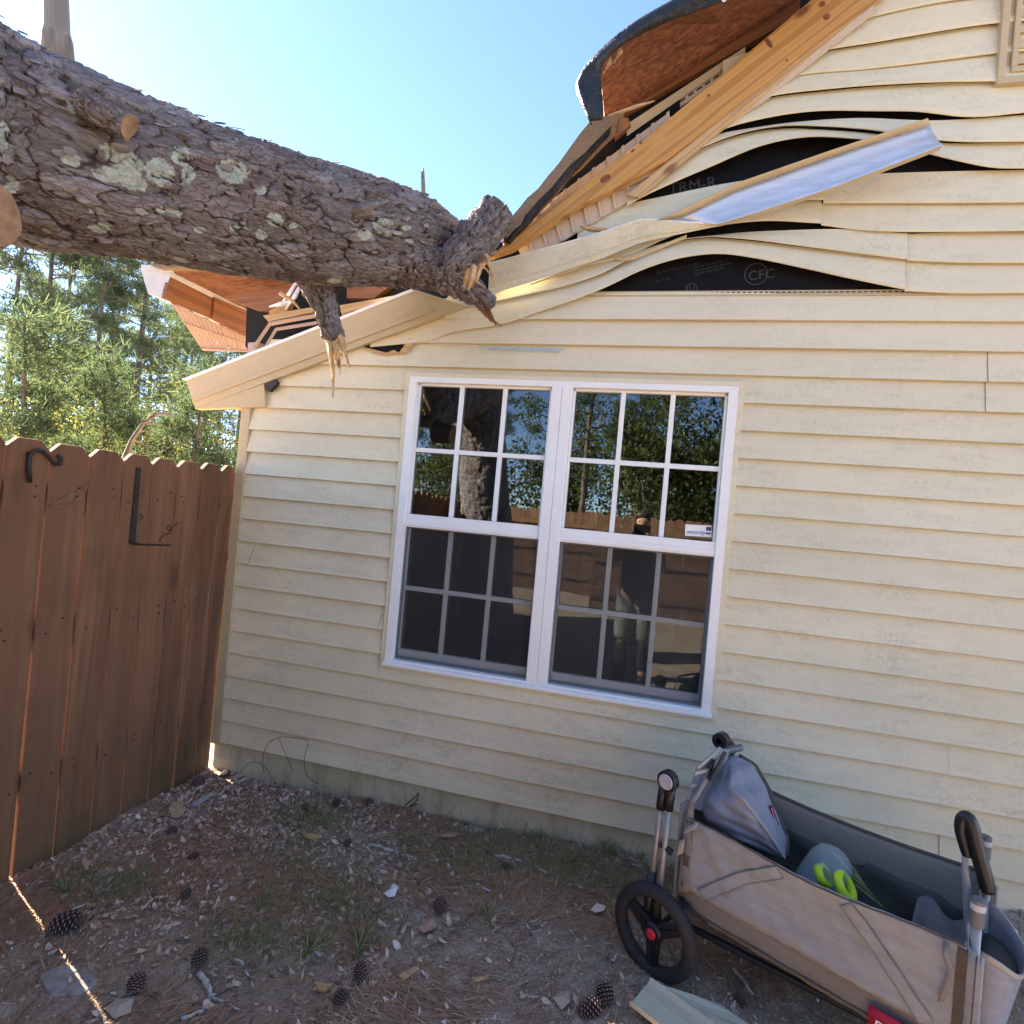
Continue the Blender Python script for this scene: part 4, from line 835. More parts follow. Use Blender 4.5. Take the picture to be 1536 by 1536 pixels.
def bark_tube(name, path, radii, parent, ds=.006, nth=260, seed=3, amp=1., pl=.085, pw=.055, ends=(False, False), lumps=0, lichens=None):
    P = np.array(path, float); d = np.r_[0, np.cumsum(np.linalg.norm(np.diff(P, axis=0), axis=1))]
    n = max(6, int(d[-1] / ds)); t = np.linspace(0, d[-1], n)
    C = np.array([curve_fn(np.c_[d, P[:, k]])(t) for k in range(3)]).T; R = curve_fn(np.c_[d, radii])(t)
    T = np.gradient(C, axis=0); T /= np.linalg.norm(T, axis=1)[:, None]
    A = np.zeros_like(C); a = np.cross(T[0], (0, 0, 1.) if abs(T[0][2]) < .9 else (1., 0, 0)); a /= np.linalg.norm(a)
    for i in range(n):
        a = a - T[i] * (a @ T[i]); a /= np.linalg.norm(a); A[i] = a
    B = np.cross(T, A); th = np.linspace(0, 2 * math.pi, nth, endpoint=False)
    Sg, Th = np.meshgrid(t, th, indexing='ij'); Rm = float(np.mean(R)); circ = 2 * math.pi * Rm
    wy = max(4, int(round(circ / pw))); yy = Th / (2 * math.pi) * wy; xx = Sg / pl
    wx = vnoise(xx * 1.3, yy * 1.0, seed + 20, wy) - .5 + .5 * (vnoise(xx * 4, yy * 4, seed + 21, wy * 4) - .5); wv = vnoise(xx * 1.1, yy, seed + 22, wy) - .5 + .5 * (vnoise(xx * 4, yy * 4, seed + 23, wy * 4) - .5)
    X1, Y1 = xx + wx * .9, yy + wv * .9
    d1, d2, c1, ax_, ay_ = worley(X1, Y1, seed, wy); e1 = np.clip((d2 - d1) / .15, 0, 1)
    f1, f2, c2, bx, by = worley(X1 * 1.9 + 3.3, Y1 * 2, seed + 5, wy * 2); e2 = np.clip((f2 - f1) / .16, 0, 1)
    g1, g2, c3, gx, gy = worley(X1 * 4.1 + 1.3, Y1 * 4, seed + 9, wy * 4); e3 = np.clip((g2 - g1) / .25, 0, 1)
    fn = vnoise(xx * 9, yy * 8, seed + 30, wy * 8) + .5 * vnoise(xx * 19, yy * 16, seed + 31, wy * 16)
    lay = vnoise(xx * 2.2 + .6 * wx, yy * 2 + .6 * wv, seed + 50, wy * 2) * 4.0; lq = np.floor(lay); lay = lq + np.clip((lay - lq - .86) / .14, 0, 1)
    h = -.013 * (1 - e1) + .012 * (c1 - .5) + .010 * ax_ * (c1 - .25) - .0045 * (1 - e2) * (c2 > .35) + .005 * (c2 - .5) + .004 * bx + .0030 * (lay - 2) - .0012 * (1 - e3) + .002 * (c3 - .5) + .0018 * (fn - .75)
    e2 = np.where(c2 > .35, e2, .55 + .45 * e2)
    big = vnoise(xx * .22 + 7, yy * .25 * 4 / 4, seed + 40, max(1, wy // 4)) - .5
    rr = R[:, None] * (1 + .05 * big + lumps * .12 * (vnoise(xx * .5, yy * .5, seed + 41, max(1, wy // 2)) - .5)) + amp * h
    V = C[:, None] + rr[..., None] * (np.cos(Th)[..., None] * A[:, None] + np.sin(Th)[..., None] * B[:, None])
    i = (np.arange(n - 1)[:, None] * nth + np.arange(nth)[None]).ravel(); jn = (np.arange(n - 1)[:, None] * nth + (np.arange(nth) + 1)[None] % nth).ravel()
    F = np.stack([i, jn, jn + nth, i + nth], 1).tolist(); V = V.reshape(-1, 3)
    crack = (e1 * (.35 + .65 * e2) * (.85 + .15 * e3)).ravel(); cell = np.clip(c1 * .35 + c2 * .3 + c3 * .15 + (lay - lay.min()) / 4 * .25, 0, 1).ravel(); al = Sg.ravel().tolist(); ar = (Th * Rm).ravel().tolist()
    lic = np.zeros(len(V))
    if lichens is not None:
        Nm = (np.cos(Th)[..., None] * A[:, None] + np.sin(Th)[..., None] * B[:, None]).reshape(-1, 3); q = (V - CAM) @ ROT; uu = 768 + CF * q[:, 0] / np.maximum(q[:, 1], .05); vv_ = 768 - CF * q[:, 2] / np.maximum(q[:, 1], .05); fr = ((Nm * (CAM - V)).sum(1) > 0) & (q[:, 1] > .2)
        for lu, lv, la, lb, lr in lichens:
            du, dv = uu - lu, vv_ - lv; cc, sn_ = math.cos(lr), math.sin(lr); dd_ = np.hypot((du * cc + dv * sn_) / la, (-du * sn_ + dv * cc) / lb) * 1.06; lic = np.maximum(lic, np.where(fr, np.clip(1.15 - dd_ * .75, 0, 1), 0))
    lic = lic.tolist()
    V = V.tolist(); crack = crack.tolist(); cell = cell.tolist()
    for e, ring0 in ((0, 0), (1, (n - 1) * nth)):
        if ends[e]:
            c = np.mean(np.array(V[ring0:ring0 + nth]), 0); V.append((c + T[0 if e == 0 else -1] * (.5 * R[-1 if e else 0] * (1 if e else -1))).tolist()); crack.append(.5); cell.append(.3); lic.append(0); al.append(al[ring0]); ar.append(0)
            k = len(V) - 1; F += [[ring0 + j, ring0 + (j + 1) % nth, k][:: (1 if e else -1)] for j in range(nth)]
    return bao(name, V, F, M['bark'], parent, smooth=True, attrs={'crack': crack, 'cell': cell, 'lichen': lic, 'along': al, 'around': ar})
ft = thing('fallen_pine', 'big snapped pine trunk with flaky bark and lichen lying on the crushed roof edge', 'tree', (.45, -3.5, 0))
path = [(.20, -3.45, 3.02), (.13, -2.9, 2.84), (.13, -2.2, 2.63), (.225, -1.5, 2.575), (.319, -1.367, 2.588), (.40, -1.239, 2.61), (.629, -.883, 2.678), (.838, -.555, 2.765), (1.012, -.284, 2.85), (1.10, -.15, 2.885), (1.17, -.03, 2.90)]
PR = [.31, .305, .30, .292, .275, .262, .249, .234, .205, .165, .11]
LICH = [(105, 238, 20, 12, .5), (185, 240, 44, 18, .5), (165, 262, 30, 14, .2), (195, 268, 30, 16, .6), (240, 258, 26, 22, .6), (272, 235, 18, 14, 1.2), (282, 262, 12, 16, .2), (348, 258, 26, 20, .3), (390, 285, 10, 8, 0), (5, 205, 10, 24, 0), (255, 318, 22, 8, .2), (150, 342, 18, 8, 0), (145, 316, 14, 6, .1), (300, 345, 10, 6, 0), (358, 342, 16, 6, 0), (412, 330, 14, 12, .4), (392, 352, 10, 9, .4), (575, 340, 20, 14, .5), (548, 352, 12, 9, 0), (610, 342, 8, 5, 0), (112, 158, 14, 12, .8), (440, 338, 8, 5, 0), (505, 420, 16, 6, 0), (18, 280, 14, 10, 0)]
bark_tube('trunk', path, PR, ft, ds=.0042, nth=400, ends=(True, True), lichens=LICH, pl=.14, pw=.07)
def on_trunk(u, v, inset=0.):
    """first point of the view line through a pixel that touches the trunk"""
    d = ray(u, v); d = d / np.linalg.norm(d); Pq = np.array(path); Rq = np.array(PR)
    for t in np.arange(.6, 5, .004):
        p = CAM + d * t
        for i in range(len(Pq) - 1):
            a, b = Pq[i], Pq[i + 1]; s_ = np.clip((p - a) @ (b - a) / ((b - a) @ (b - a)), 0, 1)
            if np.linalg.norm(p - a - (b - a) * s_) < Rq[i] + (Rq[i + 1] - Rq[i]) * s_ - inset: return p
    return CAM + d * 2
bark_tube('stump', [(.55, -3.5, -.1), (.50, -3.5, .5), (.42, -3.5, 1.4), (.28, -3.5, 2.3), (.19, -3.5, 2.95), (.16, -3.52, 3.35)], [.36, .30, .29, .28, .29, .22], ft, ds=.014, nth=120, seed=11, ends=(False, True))
bark_tube('limb', [(.2, -3.4, 2.7), (-.25, -3.3, 3.0), (-.7, -3.2, 3.6), (-1.0, -3.1, 4.4)], [.14, .12, .10, .07], ft, ds=.02, nth=50, seed=13)
bark_tube('broken_limb', [W(650, 418, -.34), W(682, 396, -.34), W(712, 362, -.30), W(748, 318, -.24)], [.075, .092, .094, .086], ft, ds=.004, nth=150, seed=17, ends=(True, True), lumps=.5, pl=.06, pw=.045)
bark_tube('broken_limb', [W(610, 392, -.34), W(655, 408, -.33), W(695, 428, -.31), W(728, 450, -.28), W(738, 457, -.27)], [.12, .088, .066, .045, .03], ft, ds=.005, nth=110, seed=23, ends=(False, True), pl=.05, pw=.04)
bark_tube('snapped_branch', [W(462, 405, -.50), W(484, 450, -.49), W(494, 480, -.48), W(499, 505, -.475)], [.085, .058, .052, .049], ft, ds=.005, nth=90, seed=29, ends=(False, True), pl=.05, pw=.04)
def splinters(bundle, name='splintered_wood', m='pine_pale', y=-.47):
    mb = MB()
    for pts, r in bundle:
        P = [W(u, v, y + random.uniform(-.015, .015)) for u, v in pts]; K = len(P); mb.tube(P, [r * (1 - .8 * (i / (K - 1)) ** 1.5) for i in range(K)], 5)
    return mb.build(name, M[m], ft)
splinters([(((492, 498), (496, 530), (500, 562), (499, 598)), .016), (((500, 500), (505, 530), (508, 552)), .018), (((508, 500), (515, 522), (524, 551)), .018), (((497, 500), (501, 525), (502, 540)), .014), (((488, 502), (493, 520), (497, 550)), .011), (((504, 505), (509, 540), (511, 562)), .008), (((512, 505), (517, 515), (519, 530)), .012)])
splinters([(((720, 452), (733, 468), (744, 488)), .018), (((715, 458), (730, 474), (752, 489)), .010), (((712, 452), (728, 470), (738, 484)), .012)], m='pine_red', y=-.25)
splinters([(((733, 385), (722, 402), (713, 418)), .012), (((728, 382), (736, 402), (744, 430)), .011), (((712, 400), (708, 420), (702, 436)), .02), (((704, 405), (700, 420), (695, 432)), .02), (((735, 388), (728, 395), (722, 400)), .008), (((722, 396), (719, 410), (714, 425)), .012), (((690, 404), (698, 412), (706, 424)), .014), (((718, 396), (730, 404), (741, 422)), .006), (((700, 408), (712, 420), (728, 432)), .008), (((726, 388), (716, 406), (708, 432)), .007)], y=-.37)
splinters([(((420, 440), (440, 452), (455, 470)), .01), (((452, 430), (470, 450), (478, 470)), .012)], y=-.5)
# sawn stub, sawn limb end, grey snag, small stubs
def stub(name, c, ax, r, L, m_end, seed):
    ax = np.asarray(ax, float); ax /= np.linalg.norm(ax); c = np.asarray(c, float)
    o = bark_tube(name, [c - ax * L, c - ax * L * .6, c - ax * L * .3, c], [r * 1.25, r * 1.1, r * 1.03, r], ft, ds=.004, nth=80, seed=seed, amp=.45, pl=.035, pw=.03)
    e1 = np.cross(ax, (0, 0, 1.)); e1 /= np.linalg.norm(e1); e2 = np.cross(ax, e1); r_ = np.random.default_rng(seed); mb = MB(); rows = []
    ph = r_.uniform(0, 6.3, 3)
    for k, f in enumerate((1.02, .9, .6, .3, .02)): rows.append([c + ax * (.002 * (k > 0) + .004 * math.sin(3 * f + 2 * a + ph[0]) * f) + (e1 * math.cos(a) + e2 * math.sin(a)) * r * f * (1 + .05 * math.sin(2 * a + ph[1]) + .03 * math.sin(5 * a + ph[2])) for a in np.linspace(0, 2 * math.pi, 36, endpoint=False)])
    mb.grid(rows, loop=True); mb.build('sawn_end', m_end, o)
    return o
def tr_pt(u, v, y): return W(u, v, y)
sa = ROT[:, 0] * .74 - ROT[:, 2] * .36 + ROT[:, 1] * .12; c = on_trunk(150, 168) + sa / np.linalg.norm(sa) * .085 + (CAM - on_trunk(150, 168)) * .022; stub('sawn_stub', c, sa, .036, .13, M['oldend'], 61)
c = W(-18, 322, -1.72); stub('sawn_stub', c, CAM - c + np.array([.9, 1.2, .3]), .080, .16, M['oldend'], 62)
a, b = W(86, 58, -1.33), W(82, -60, -1.36); mb = MB(); mb.tube([a + (b - a) * t for t in (-.5, 0, .12, .5, 1)], [.05, .043, .036, .035, .033], 18); o = mb.build('snag', M['greybranch'], ft, smooth=True); framed(o, b - a)
a, b = W(635, 284, -.30), W(634, 258, -.30); mb = MB(); mb.tube([a - (b - a) * .6, a, b], [.012, .011, .009], 8); mb.tube([b, b + (b - a) * .3 + np.array([.004, 0, 0])], [.007, .002], 6); mb.build('snag', M['greybranch'], ft)
a = on_trunk(532, 317, .02); e = lambda u, v, k: (lambda d: CAM + d * (np.linalg.norm(a - CAM) - k))(ray(u, v) / np.linalg.norm(ray(u, v)))
mb = MB(); P = [a, e(546, 313, .04), e(566, 307, .05), e(584, 301, .05)]; mb.tube(P, [.026, .017, .012, .002], 8); mb.tube([e(530, 322, .0), e(560, 320, .045), e(573, 319, .05)], [.02, .017, .003], 7); o = mb.build('snapped_stub', M['greybranch'], ft); framed(o, P[3] - P[0])
# lifted bark flakes along the trunk
fm = MB()
Pp = np.array(path); dd = np.r_[0, np.cumsum(np.linalg.norm(np.diff(Pp, axis=0), axis=1))]
rad_ = np.array([.31, .305, .30, .292, .275, .262, .249, .234, .213, .17, .12])
for i in range(320):
    s = random.uniform(dd[2], dd[-2]); c = np.array([np.interp(s, dd, Pp[:, k]) for k in range(3)]); c2 = np.array([np.interp(s + .05, dd, Pp[:, k]) for k in range(3)]); T = (c2 - c) / np.linalg.norm(c2 - c)
    a = np.cross(T, (0, 0, 1)); a /= np.linalg.norm(a); b = np.cross(T, a); th = random.uniform(0, 2 * math.pi); nr = math.cos(th) * a + math.sin(th) * b; tg = np.cross(T, nr)
    R = np.interp(s, dd, rad_) + .002; l, w = random.uniform(.02, .06), random.uniform(.012, .03); lift = random.uniform(.003, .010)
    p = c + nr * R; k = random.randint(5, 6); q = []
    for j in range(k):
        an = 2 * math.pi * j / k + random.uniform(-.3, .3); q.append(p + T * l * .5 * math.cos(an) + tg * w * .5 * math.sin(an) + nr * (lift * (.5 + .5 * math.cos(an)) - .002))
    fm.prism(q, nr * .0025)
fo_ = bao('bark_flake', fm.v, fm.f, M['bark'], ft, attrs={'crack': np.full(len(fm.v), .8), 'cell': np.repeat(rng.random(len(fm.v) // 5 + 1), 5)[:len(fm.v)], 'along': np.arange(len(fm.v)) * .002}); fo_['kind'] = 'stuff'

# ================================================================== wagon
WO, WU, WN = np.array([2.464, -.65, 0]), np.array([.862, -.507, 0]), np.array([.507, .862, 0])
wg = thing('wagon', 'grey fabric folding wagon with black wheels parked askew against the wall', 'wagon', WO)
def wp(u, n, z): return WO + WU * u + WN * n + np.array([0, 0, z + .0])
def hash_w(u, v): return math.sin(u * 23.1 + v * 17.3) * .5 + math.sin(u * 9.7 - v * 31) * .5
def wgrid(name, f, nu, nv, m, smooth=True, solid=.004, parent=wg):
    rows = [[f(i / (nu - 1), j / (nv - 1)) for i in range(nu)] for j in range(nv)]
    o = MB().grid(rows).build(name, m, parent, smooth=smooth)
    if solid: md = o.modifiers.new('solid', 'SOLIDIFY'); md.thickness = solid; md.offset = 0
    return o
def near_pt(s, t, off=0.):       # s along 0..1, t up 0..1
    u = .004 + .772 * s; z = .322 + (.568 - .322) * t - .016 * math.sin(math.pi * s) * t + .004 * t * math.sin(9 * s)
    n = -.004 - off + .012 * math.sin(math.pi * s) * math.sin(math.pi * t) + .0035 * hash_w(s * 2.2, t * .7 + s) + .0035 * math.sin(26 * s + 9 * t + 2 * math.sin(7 * s)) * math.sin(math.pi * t) * (.4 + .6 * math.sin(3 * s + 1) ** 2) + .002 * math.sin(60 * s - 20 * t) * math.exp(-((s - .02) / .1) ** 2)
    return wp(u, n, z)
wgrid('side_panel', near_pt, 60, 16, M['taupe'])
def strap_strip(name, pts, w, m, f, off, n=24, parent=wg, th=.002):
    P = np.array(pts, float); d = np.r_[0, np.cumsum(np.linalg.norm(np.diff(P, axis=0), axis=1))]; tt = np.linspace(0, d[-1], n); C = np.c_[np.interp(tt, d, P[:, 0]), np.interp(tt, d, P[:, 1])]
    T = np.gradient(C, axis=0); T /= np.linalg.norm(T, axis=1)[:, None]; Nn = np.c_[-T[:, 1], T[:, 0]]
    rows = [[f(*(c + k * w * nn), off) for c, nn in zip(C, Nn)] for k in (-.5, -.46, 0, .46, .5)]
    o = MB().grid(rows).build(name, m, parent, smooth=True); md = o.modifiers.new('solid', 'SOLIDIFY'); md.thickness = th; md.offset = 0
    return o
def npt(u, z, off): return near_pt((u - .004) / .772, (z - .322) / .246, off)
strap_strip('seam_band', [(.075, .330), (.20, .452), (.315, .545)], .036, M['taupe'], npt, .005)
strap_strip('seam_band', [(.705, .330), (.60, .44), (.500, .545)], .036, M['taupe'], npt, .005)
for pts_ in ([(.075, .330), (.20, .452), (.315, .545)], [(.705, .330), (.60, .44), (.500, .545)]):
    for sg in (-1, 1):
        strap_strip('seam_stitch', [(u + sg * .0135, z - sg * .0125 * (1 if pts_[0][0] < .5 else -1)) for u, z in pts_], .0028, M['slate'], npt, .0072, th=.0008)
for u0, z0, u1, z1 in ((.02, .40, .10, .53),): pass
strap_strip('top_binding', [(.006, .566), (.2, .566), (.4, .552), (.6, .556), (.774, .566)], .012, M['brownpipe'], lambda u, z, o: near_pt((u - .004) / .772, 1.0, o) + np.array([0, 0, (z - .566)]) * .4, .003)
strap_strip('edge_binding', [(.012, .325), (.012, .56)], .022, M['brownpipe'], npt, .003); strap_strip('edge_binding', [(.768, .325), (.768, .56)], .022, M['brownpipe'], npt, .003)
def skirt(s, t, off=0.): 
    lift = .055 * max(0, 1 - s / .17) ** 1.3
    z = .328 - .100 * t + lift * t; return wp(-.035 + .84 * s, .012 - off + .012 * t * t + .004 * hash_w(s * 3, t), z)
wgrid('skirt', skirt, 50, 8, M['slate'])
wgrid('floor', lambda s, t: wp(-.02 + .81 * s, .012 + .44 * t, .245), 6, 6, M['navy'])
def far_pt(s, t): return wp(.0 + .79 * s, .465 - .01 * math.sin(math.pi * s) * t + .004 * hash_w(s * 2 + 1, t), .30 + .278 * t - .02 * math.sin(math.pi * s) * t)
wgrid('side_panel', far_pt, 60, 14, M['slate'])
def far_over(s, t): lo = .452 + .012 * math.sin(12 * s) + .008 * math.sin(31 * s + 1); z = lo + (.582 - lo) * t - .02 * math.sin(math.pi * s); return wp(.002 + .785 * s, .448 - .006 * math.sin(3.1 * t), z)
wgrid('inner_facing', far_over, 60, 8, M['taupe_inner'])
strap_strip('top_binding', [(.0, 0), (.2, 0), (.79, 0)], .03, M['brownpipe'], lambda u, z, o: wp(u, .452, .586 - .02 * math.sin(math.pi * u / .79)) + WN * z * .7 , .0)
wgrid('lining', lambda s, t: wp(.0 + .785 * s, .438 + .012 * math.sin(17 * s + 5 * t), .25 + .215 * t), 60, 6, M['navy'])
wgrid('lining', lambda s, t: wp(.0 + .785 * s, .040 + .006 * math.sin(19 * s + 5 * t), .25 + .27 * t), 40, 5, M['navy'])
wgrid('lining_flap', lambda s, t: wp(.62 + .15 * s, .40 - .18 * t + .02 * math.sin(9 * s), .44 - .13 * t - .05 * s * t + .015 * math.sin(7 * s + 4 * t)), 12, 10, M['slate'])
wgrid('rear_panel', lambda s, t: wp(-.03 + .006 * math.sin(5 * s), .0 + .46 * s, .24 + .36 * t), 12, 8, M['slate'])
wgrid('front_panel', lambda s, t: wp(.775 + .008 * math.sin(9 * s + 3 * t), .0 + .46 * s, .24 + .345 * t), 14, 8, M['slate'])
# front corner sleeve with seams, posts and grey caps
for n0 in (.006, .455):
    wgrid('corner_sleeve', lambda s, t: wp(.770 + .040 * s, n0 - .010 * math.sin(math.pi * s) + .002 * math.sin(40 * s), .10 + .475 * t - .02 * s), 12, 10, M['taupe' if n0 < .1 else 'slate'])
    wgrid('corner_seam', lambda s, t: wp(.795 + .003 * s, n0 - .018, .10 + .46 * t), 2, 8, M['brownpipe'])
    pu = .789 if n0 < .1 else .772; mb = MB(); mb.tube([wp(pu, n0 + .015, .10), wp(pu, n0 + .015, .65)], .012, 14); mb.build('front_post', M['steel'], wg, smooth=True)
    mb = MB(); mb.lathe([(.0005, .07), (.012, .07), (.0165, .066), (.0165, .0), (.014, -.004)], wp(pu, n0 + .015, .622), (0, 0, 1), 20); mb.build('post_cap', M['greyplastic'], wg)
    mb = MB(); mb.lathe([(.0165, .0), (.0172, .004), (.0172, .012), (.0165, .016)], wp(pu, n0 + .015, .662), (0, 0, 1), 20); mb.build('cap_ring', M['ltgrey'], wg)
# black handle folded up over the front end, pale inner edge
def hp(u, v, n): 
    d = ray(u, v); t = (n - (CAM - WO) @ WN) / (d @ WN); return CAM + t * d
P = [hp(u, v, .33) for u, v in ((1481, 1338), (1478, 1318), (1470, 1290), (1463, 1262), (1458, 1240), (1451, 1226), (1443, 1230), (1441, 1246), (1447, 1270), (1451, 1285))]
dk = np.arange(10.); tk = np.linspace(0, 9, 40); P = np.array([curve_fn(np.c_[dk, np.array(P)[:, k]])(tk) for k in range(3)]).T
mb = MB(); mb.tube(P, np.interp(tk, dk, [.019, .021, .021, .0205, .020, .0195, .018, .016, .015, .013]), 16); mb.build('handle', M['plastic'], wg, smooth=True)
mb = MB(); P = [hp(u, v, .32) for u, v in ((1447, 1285), (1448, 1310), (1451, 1335), (1452, 1375), (1456, 1412))]; mb.tube(P, [.008, .010, .012, .012, .012], 8); mb.build('handle_sleeve', M['binding'], wg, smooth=True)
mb = MB(); mb.tube([wp(.80, .33, .10), wp(.80, .335, .3), hp(1478, 1330, .34)], .012, 12); mb.build('handle_tube', M['steel'], wg, smooth=True)
# cup pocket on the front
def pocket(s, t):
    a = math.pi * s; w = .20; x = .795 + (.062 + .03 * t) * math.sin(a) ** .7; n = .19 - w * .72 * math.cos(a)
    return wp(x, n, .33 + .215 * t - .05 * math.sin(a) * t + .006 * math.sin(14 * s))
wgrid('front_pocket', pocket, 24, 8, M['lilac'])
wgrid('pocket_binding', lambda s, t: pocket(s, .93 + .09 * t) + WU * .003 * math.sin(math.pi * s), 24, 3, M['binding'])
wgrid('pocket_inner', lambda s, t: wp(.795 + .075 * t * math.sin(math.pi * s), .19 - .14 * math.cos(math.pi * s), .46), 12, 4, M['navy'])
# hanging strap, crimson labels
sp = [(1420, 1413), (1418, 1432), (1425, 1452), (1424, 1468), (1417, 1484), (1411, 1502)]
rr = [[hp(u - w, v - w * .3, -.018 - .004 * math.sin(i)) for i, (u, v) in enumerate(sp)] for w in (-5, 0, 5)]
o = MB().grid(rr).build('strap', M['slate'], wg, smooth=True); o.modifiers.new('s', 'SOLIDIFY').thickness = .003
wgrid('label_patch', lambda s, t: wp(.577 + .150 * s, -.009 + .006 * (1 - t), .226 + .066 * t), 6, 3, M['crimson'])
text('pamo', .050, wp(.592, -.0155, .243), WU, (0, 0, 1), M['whitepaint'], wg, 'label_lettering', shear=.15)
# rear frame: folded side bars, joint discs, rollers
for n0, sgn in ((-.03, -1), (.47, 1)):
    for du, a, b in ((-.102, .26, .60), (-.070, .20, .61)):
        mb = MB(); mb.tube([wp(du, n0, a), wp(du + .012, n0, b)], .0105, 12); mb.build('rear_bar', M['steel'], wg, smooth=True)
        mb = MB(); mb.tube([wp(du + .010, n0, b - .035), wp(du + .014, n0, b + .06)], .0165, 10); mb.build('bar_sleeve', M['plastic'], wg, smooth=True)
    mb = MB(); mb.tube([wp(-.106, n0, .12), wp(-.103, n0, .335)], .018, 10); mb.build('lower_sleeve', M['plastic'], wg, smooth=True)
    mb = MB(); mb.lathe([(.0005, -.016), (.034, -.016), (.037, -.012), (.037, .014), (.0005, .014)], wp(-.072, n0, .674), WN, 28); mb.build('joint', M['plastic'], wg)
    mb = MB(); mb.lathe([(.0005, -.004), (.024, -.004), (.027, -.001), (.027, .0)], wp(-.072, n0 - .0165, .674), WN, 28); mb.build('joint_disc', M['ltgrey'], wg)
    mb = MB(); mb.tube([wp(-.080, n0, .445), wp(-.035, n0 + .006, .43)], .012, 8); mb.build('bracket_arm', M['plastic'], wg)
mb = MB(); mb.lathe([(.012, -.02), (.03, -.018), (.03, .018), (.012, .02)], wp(-.012, .262, .775), WN, 20); mb.build('roller', M['plastic'], wg)
mb = MB(); mb.tube([wp(.0, .24, .74), wp(.035, .34, .745)], .014, 8); mb.build('hinge', M['greyplastic'], wg)
# upright rear board with pale frame and dark slots
q = [hp(1030, 1210, .06), hp(1045, 1150, .12), hp(1080, 1122, .22), hp(1092, 1124, .25), hp(1086, 1150, .22), hp(1050, 1215, .08)]
MB().prism(q, WU * .006).build('rear_board', M['lilac'], wg)
for a, b in (((1033, 1200), (1046, 1152)), ((1046, 1152), (1080, 1122)), ((1040, 1203), (1082, 1132)), ((1035, 1178), (1062, 1180)), ((1041, 1160), (1075, 1152))):
    mb = MB(); mb.tube([hp(*a, .05), hp(*b, .17)], .007, 6); mb.build('frame_rod', M['binding'], wg)
for a, b in (((1044, 1185), (1050, 1168)), ((1062, 1168), (1075, 1140)), ((1062, 1150), (1068, 1140)), ((1066, 1172), (1088, 1128))):
    mb = MB(); mb.tube([hp(*a, .10), hp(*b, .16)], .008, 6); mb.build('frame_clip', M['plastic'], wg)
wgrid('rear_sleeve', lambda s, t: hp(1016 + 24 * s + 12 * t * (1 - s), 1338 - (118 + 30 * s) * t, .0 - .008 * math.sin(3.1 * s) + .002 * math.sin(40 * s)), 14, 12, M['slate'])
wgrid('paper_tag', lambda s, t: hp(1028 + 19 * s - 4 * t, 1242 + 10 * t - 9 * s, -.02 - .008 * t), 4, 3, M['binding'])
wgrid('paper_tag', lambda s, t: hp(1015 + 9 * s + 4 * (1 - t), 1262 + 22 * t - 4 * s, -.028), 4, 3, M['binding'])
# folded canopy
def lerp_path(p, t):
    p = np.array(p, float); d = np.r_[0, np.cumsum(np.linalg.norm(np.diff(p, axis=0), axis=1))]; d /= d[-1]; return np.array([np.interp(t, d, p[:, k]) for k in range(p.shape[1])])
CL = [(1086, 1134, .26), (1062, 1172, .20), (1048, 1206, .10), (1060, 1232, .08), (1110, 1262, .10), (1176, 1287, .16)]
CM_ = [(1096, 1134, .27), (1098, 1160, .16), (1094, 1182, .10), (1114, 1198, .08), (1146, 1240, .10), (1177, 1287, .155)]
CR = [(1108, 1134, .30), (1132, 1148, .32), (1150, 1180, .34), (1166, 1222, .34), (1180, 1258, .30), (1178, 1284, .22)]
def canopy(s, t):
    a, m, b = lerp_path(CL, t), lerp_path(CM_, t), lerp_path(CR, t)
    q = a + (m - a) * s * 2 if s < .5 else m + (b - m) * (s * 2 - 1)
    w = q[2] - .02 * math.sin(math.pi * ((s * 2) % 1.0)) * math.sin(math.pi * t) + (.007 * math.sin(18 * s + 6 * t) + .0035 * math.sin(37 * s - 11 * t + 3 * math.sin(5 * t)) + .003 * math.sin(23 * t + 9 * s)) * math.sin(math.pi * t); return hp(q[0], q[1], w)
wgrid('canopy', canopy, 61, 50, M['lilac'])
mb = MB(); mb.tube([hp(*lerp_path(CM_, t)[:2], lerp_path(CM_, t)[2] - .008) for t in np.linspace(.30, 1, 14)], .004, 6); mb.build('canopy_seam', M['binding'], wg)
mb = MB(); mb.tube([hp(*lerp_path(CR, t)) for t in np.linspace(0, 1, 24)], .0105, 8); mb.build('canopy_piping', M['brownpipe'], wg, smooth=True)
wgrid('canopy_label', lambda s, t: hp(1153 + 5 * s + 10 * t, 1209 - 2 * s + 30 * t, .262), 3, 4, M['crimson'])
mb = MB()
for k in range(6): mb.tube([hp(1157 + k * 1.5, 1212 + k * 4.2, .257), hp(1158 + k * 1.5, 1215 + k * 4.2, .257)], .0012, 4)
mb.build('canopy_lettering', M['whitepaint'], wg)
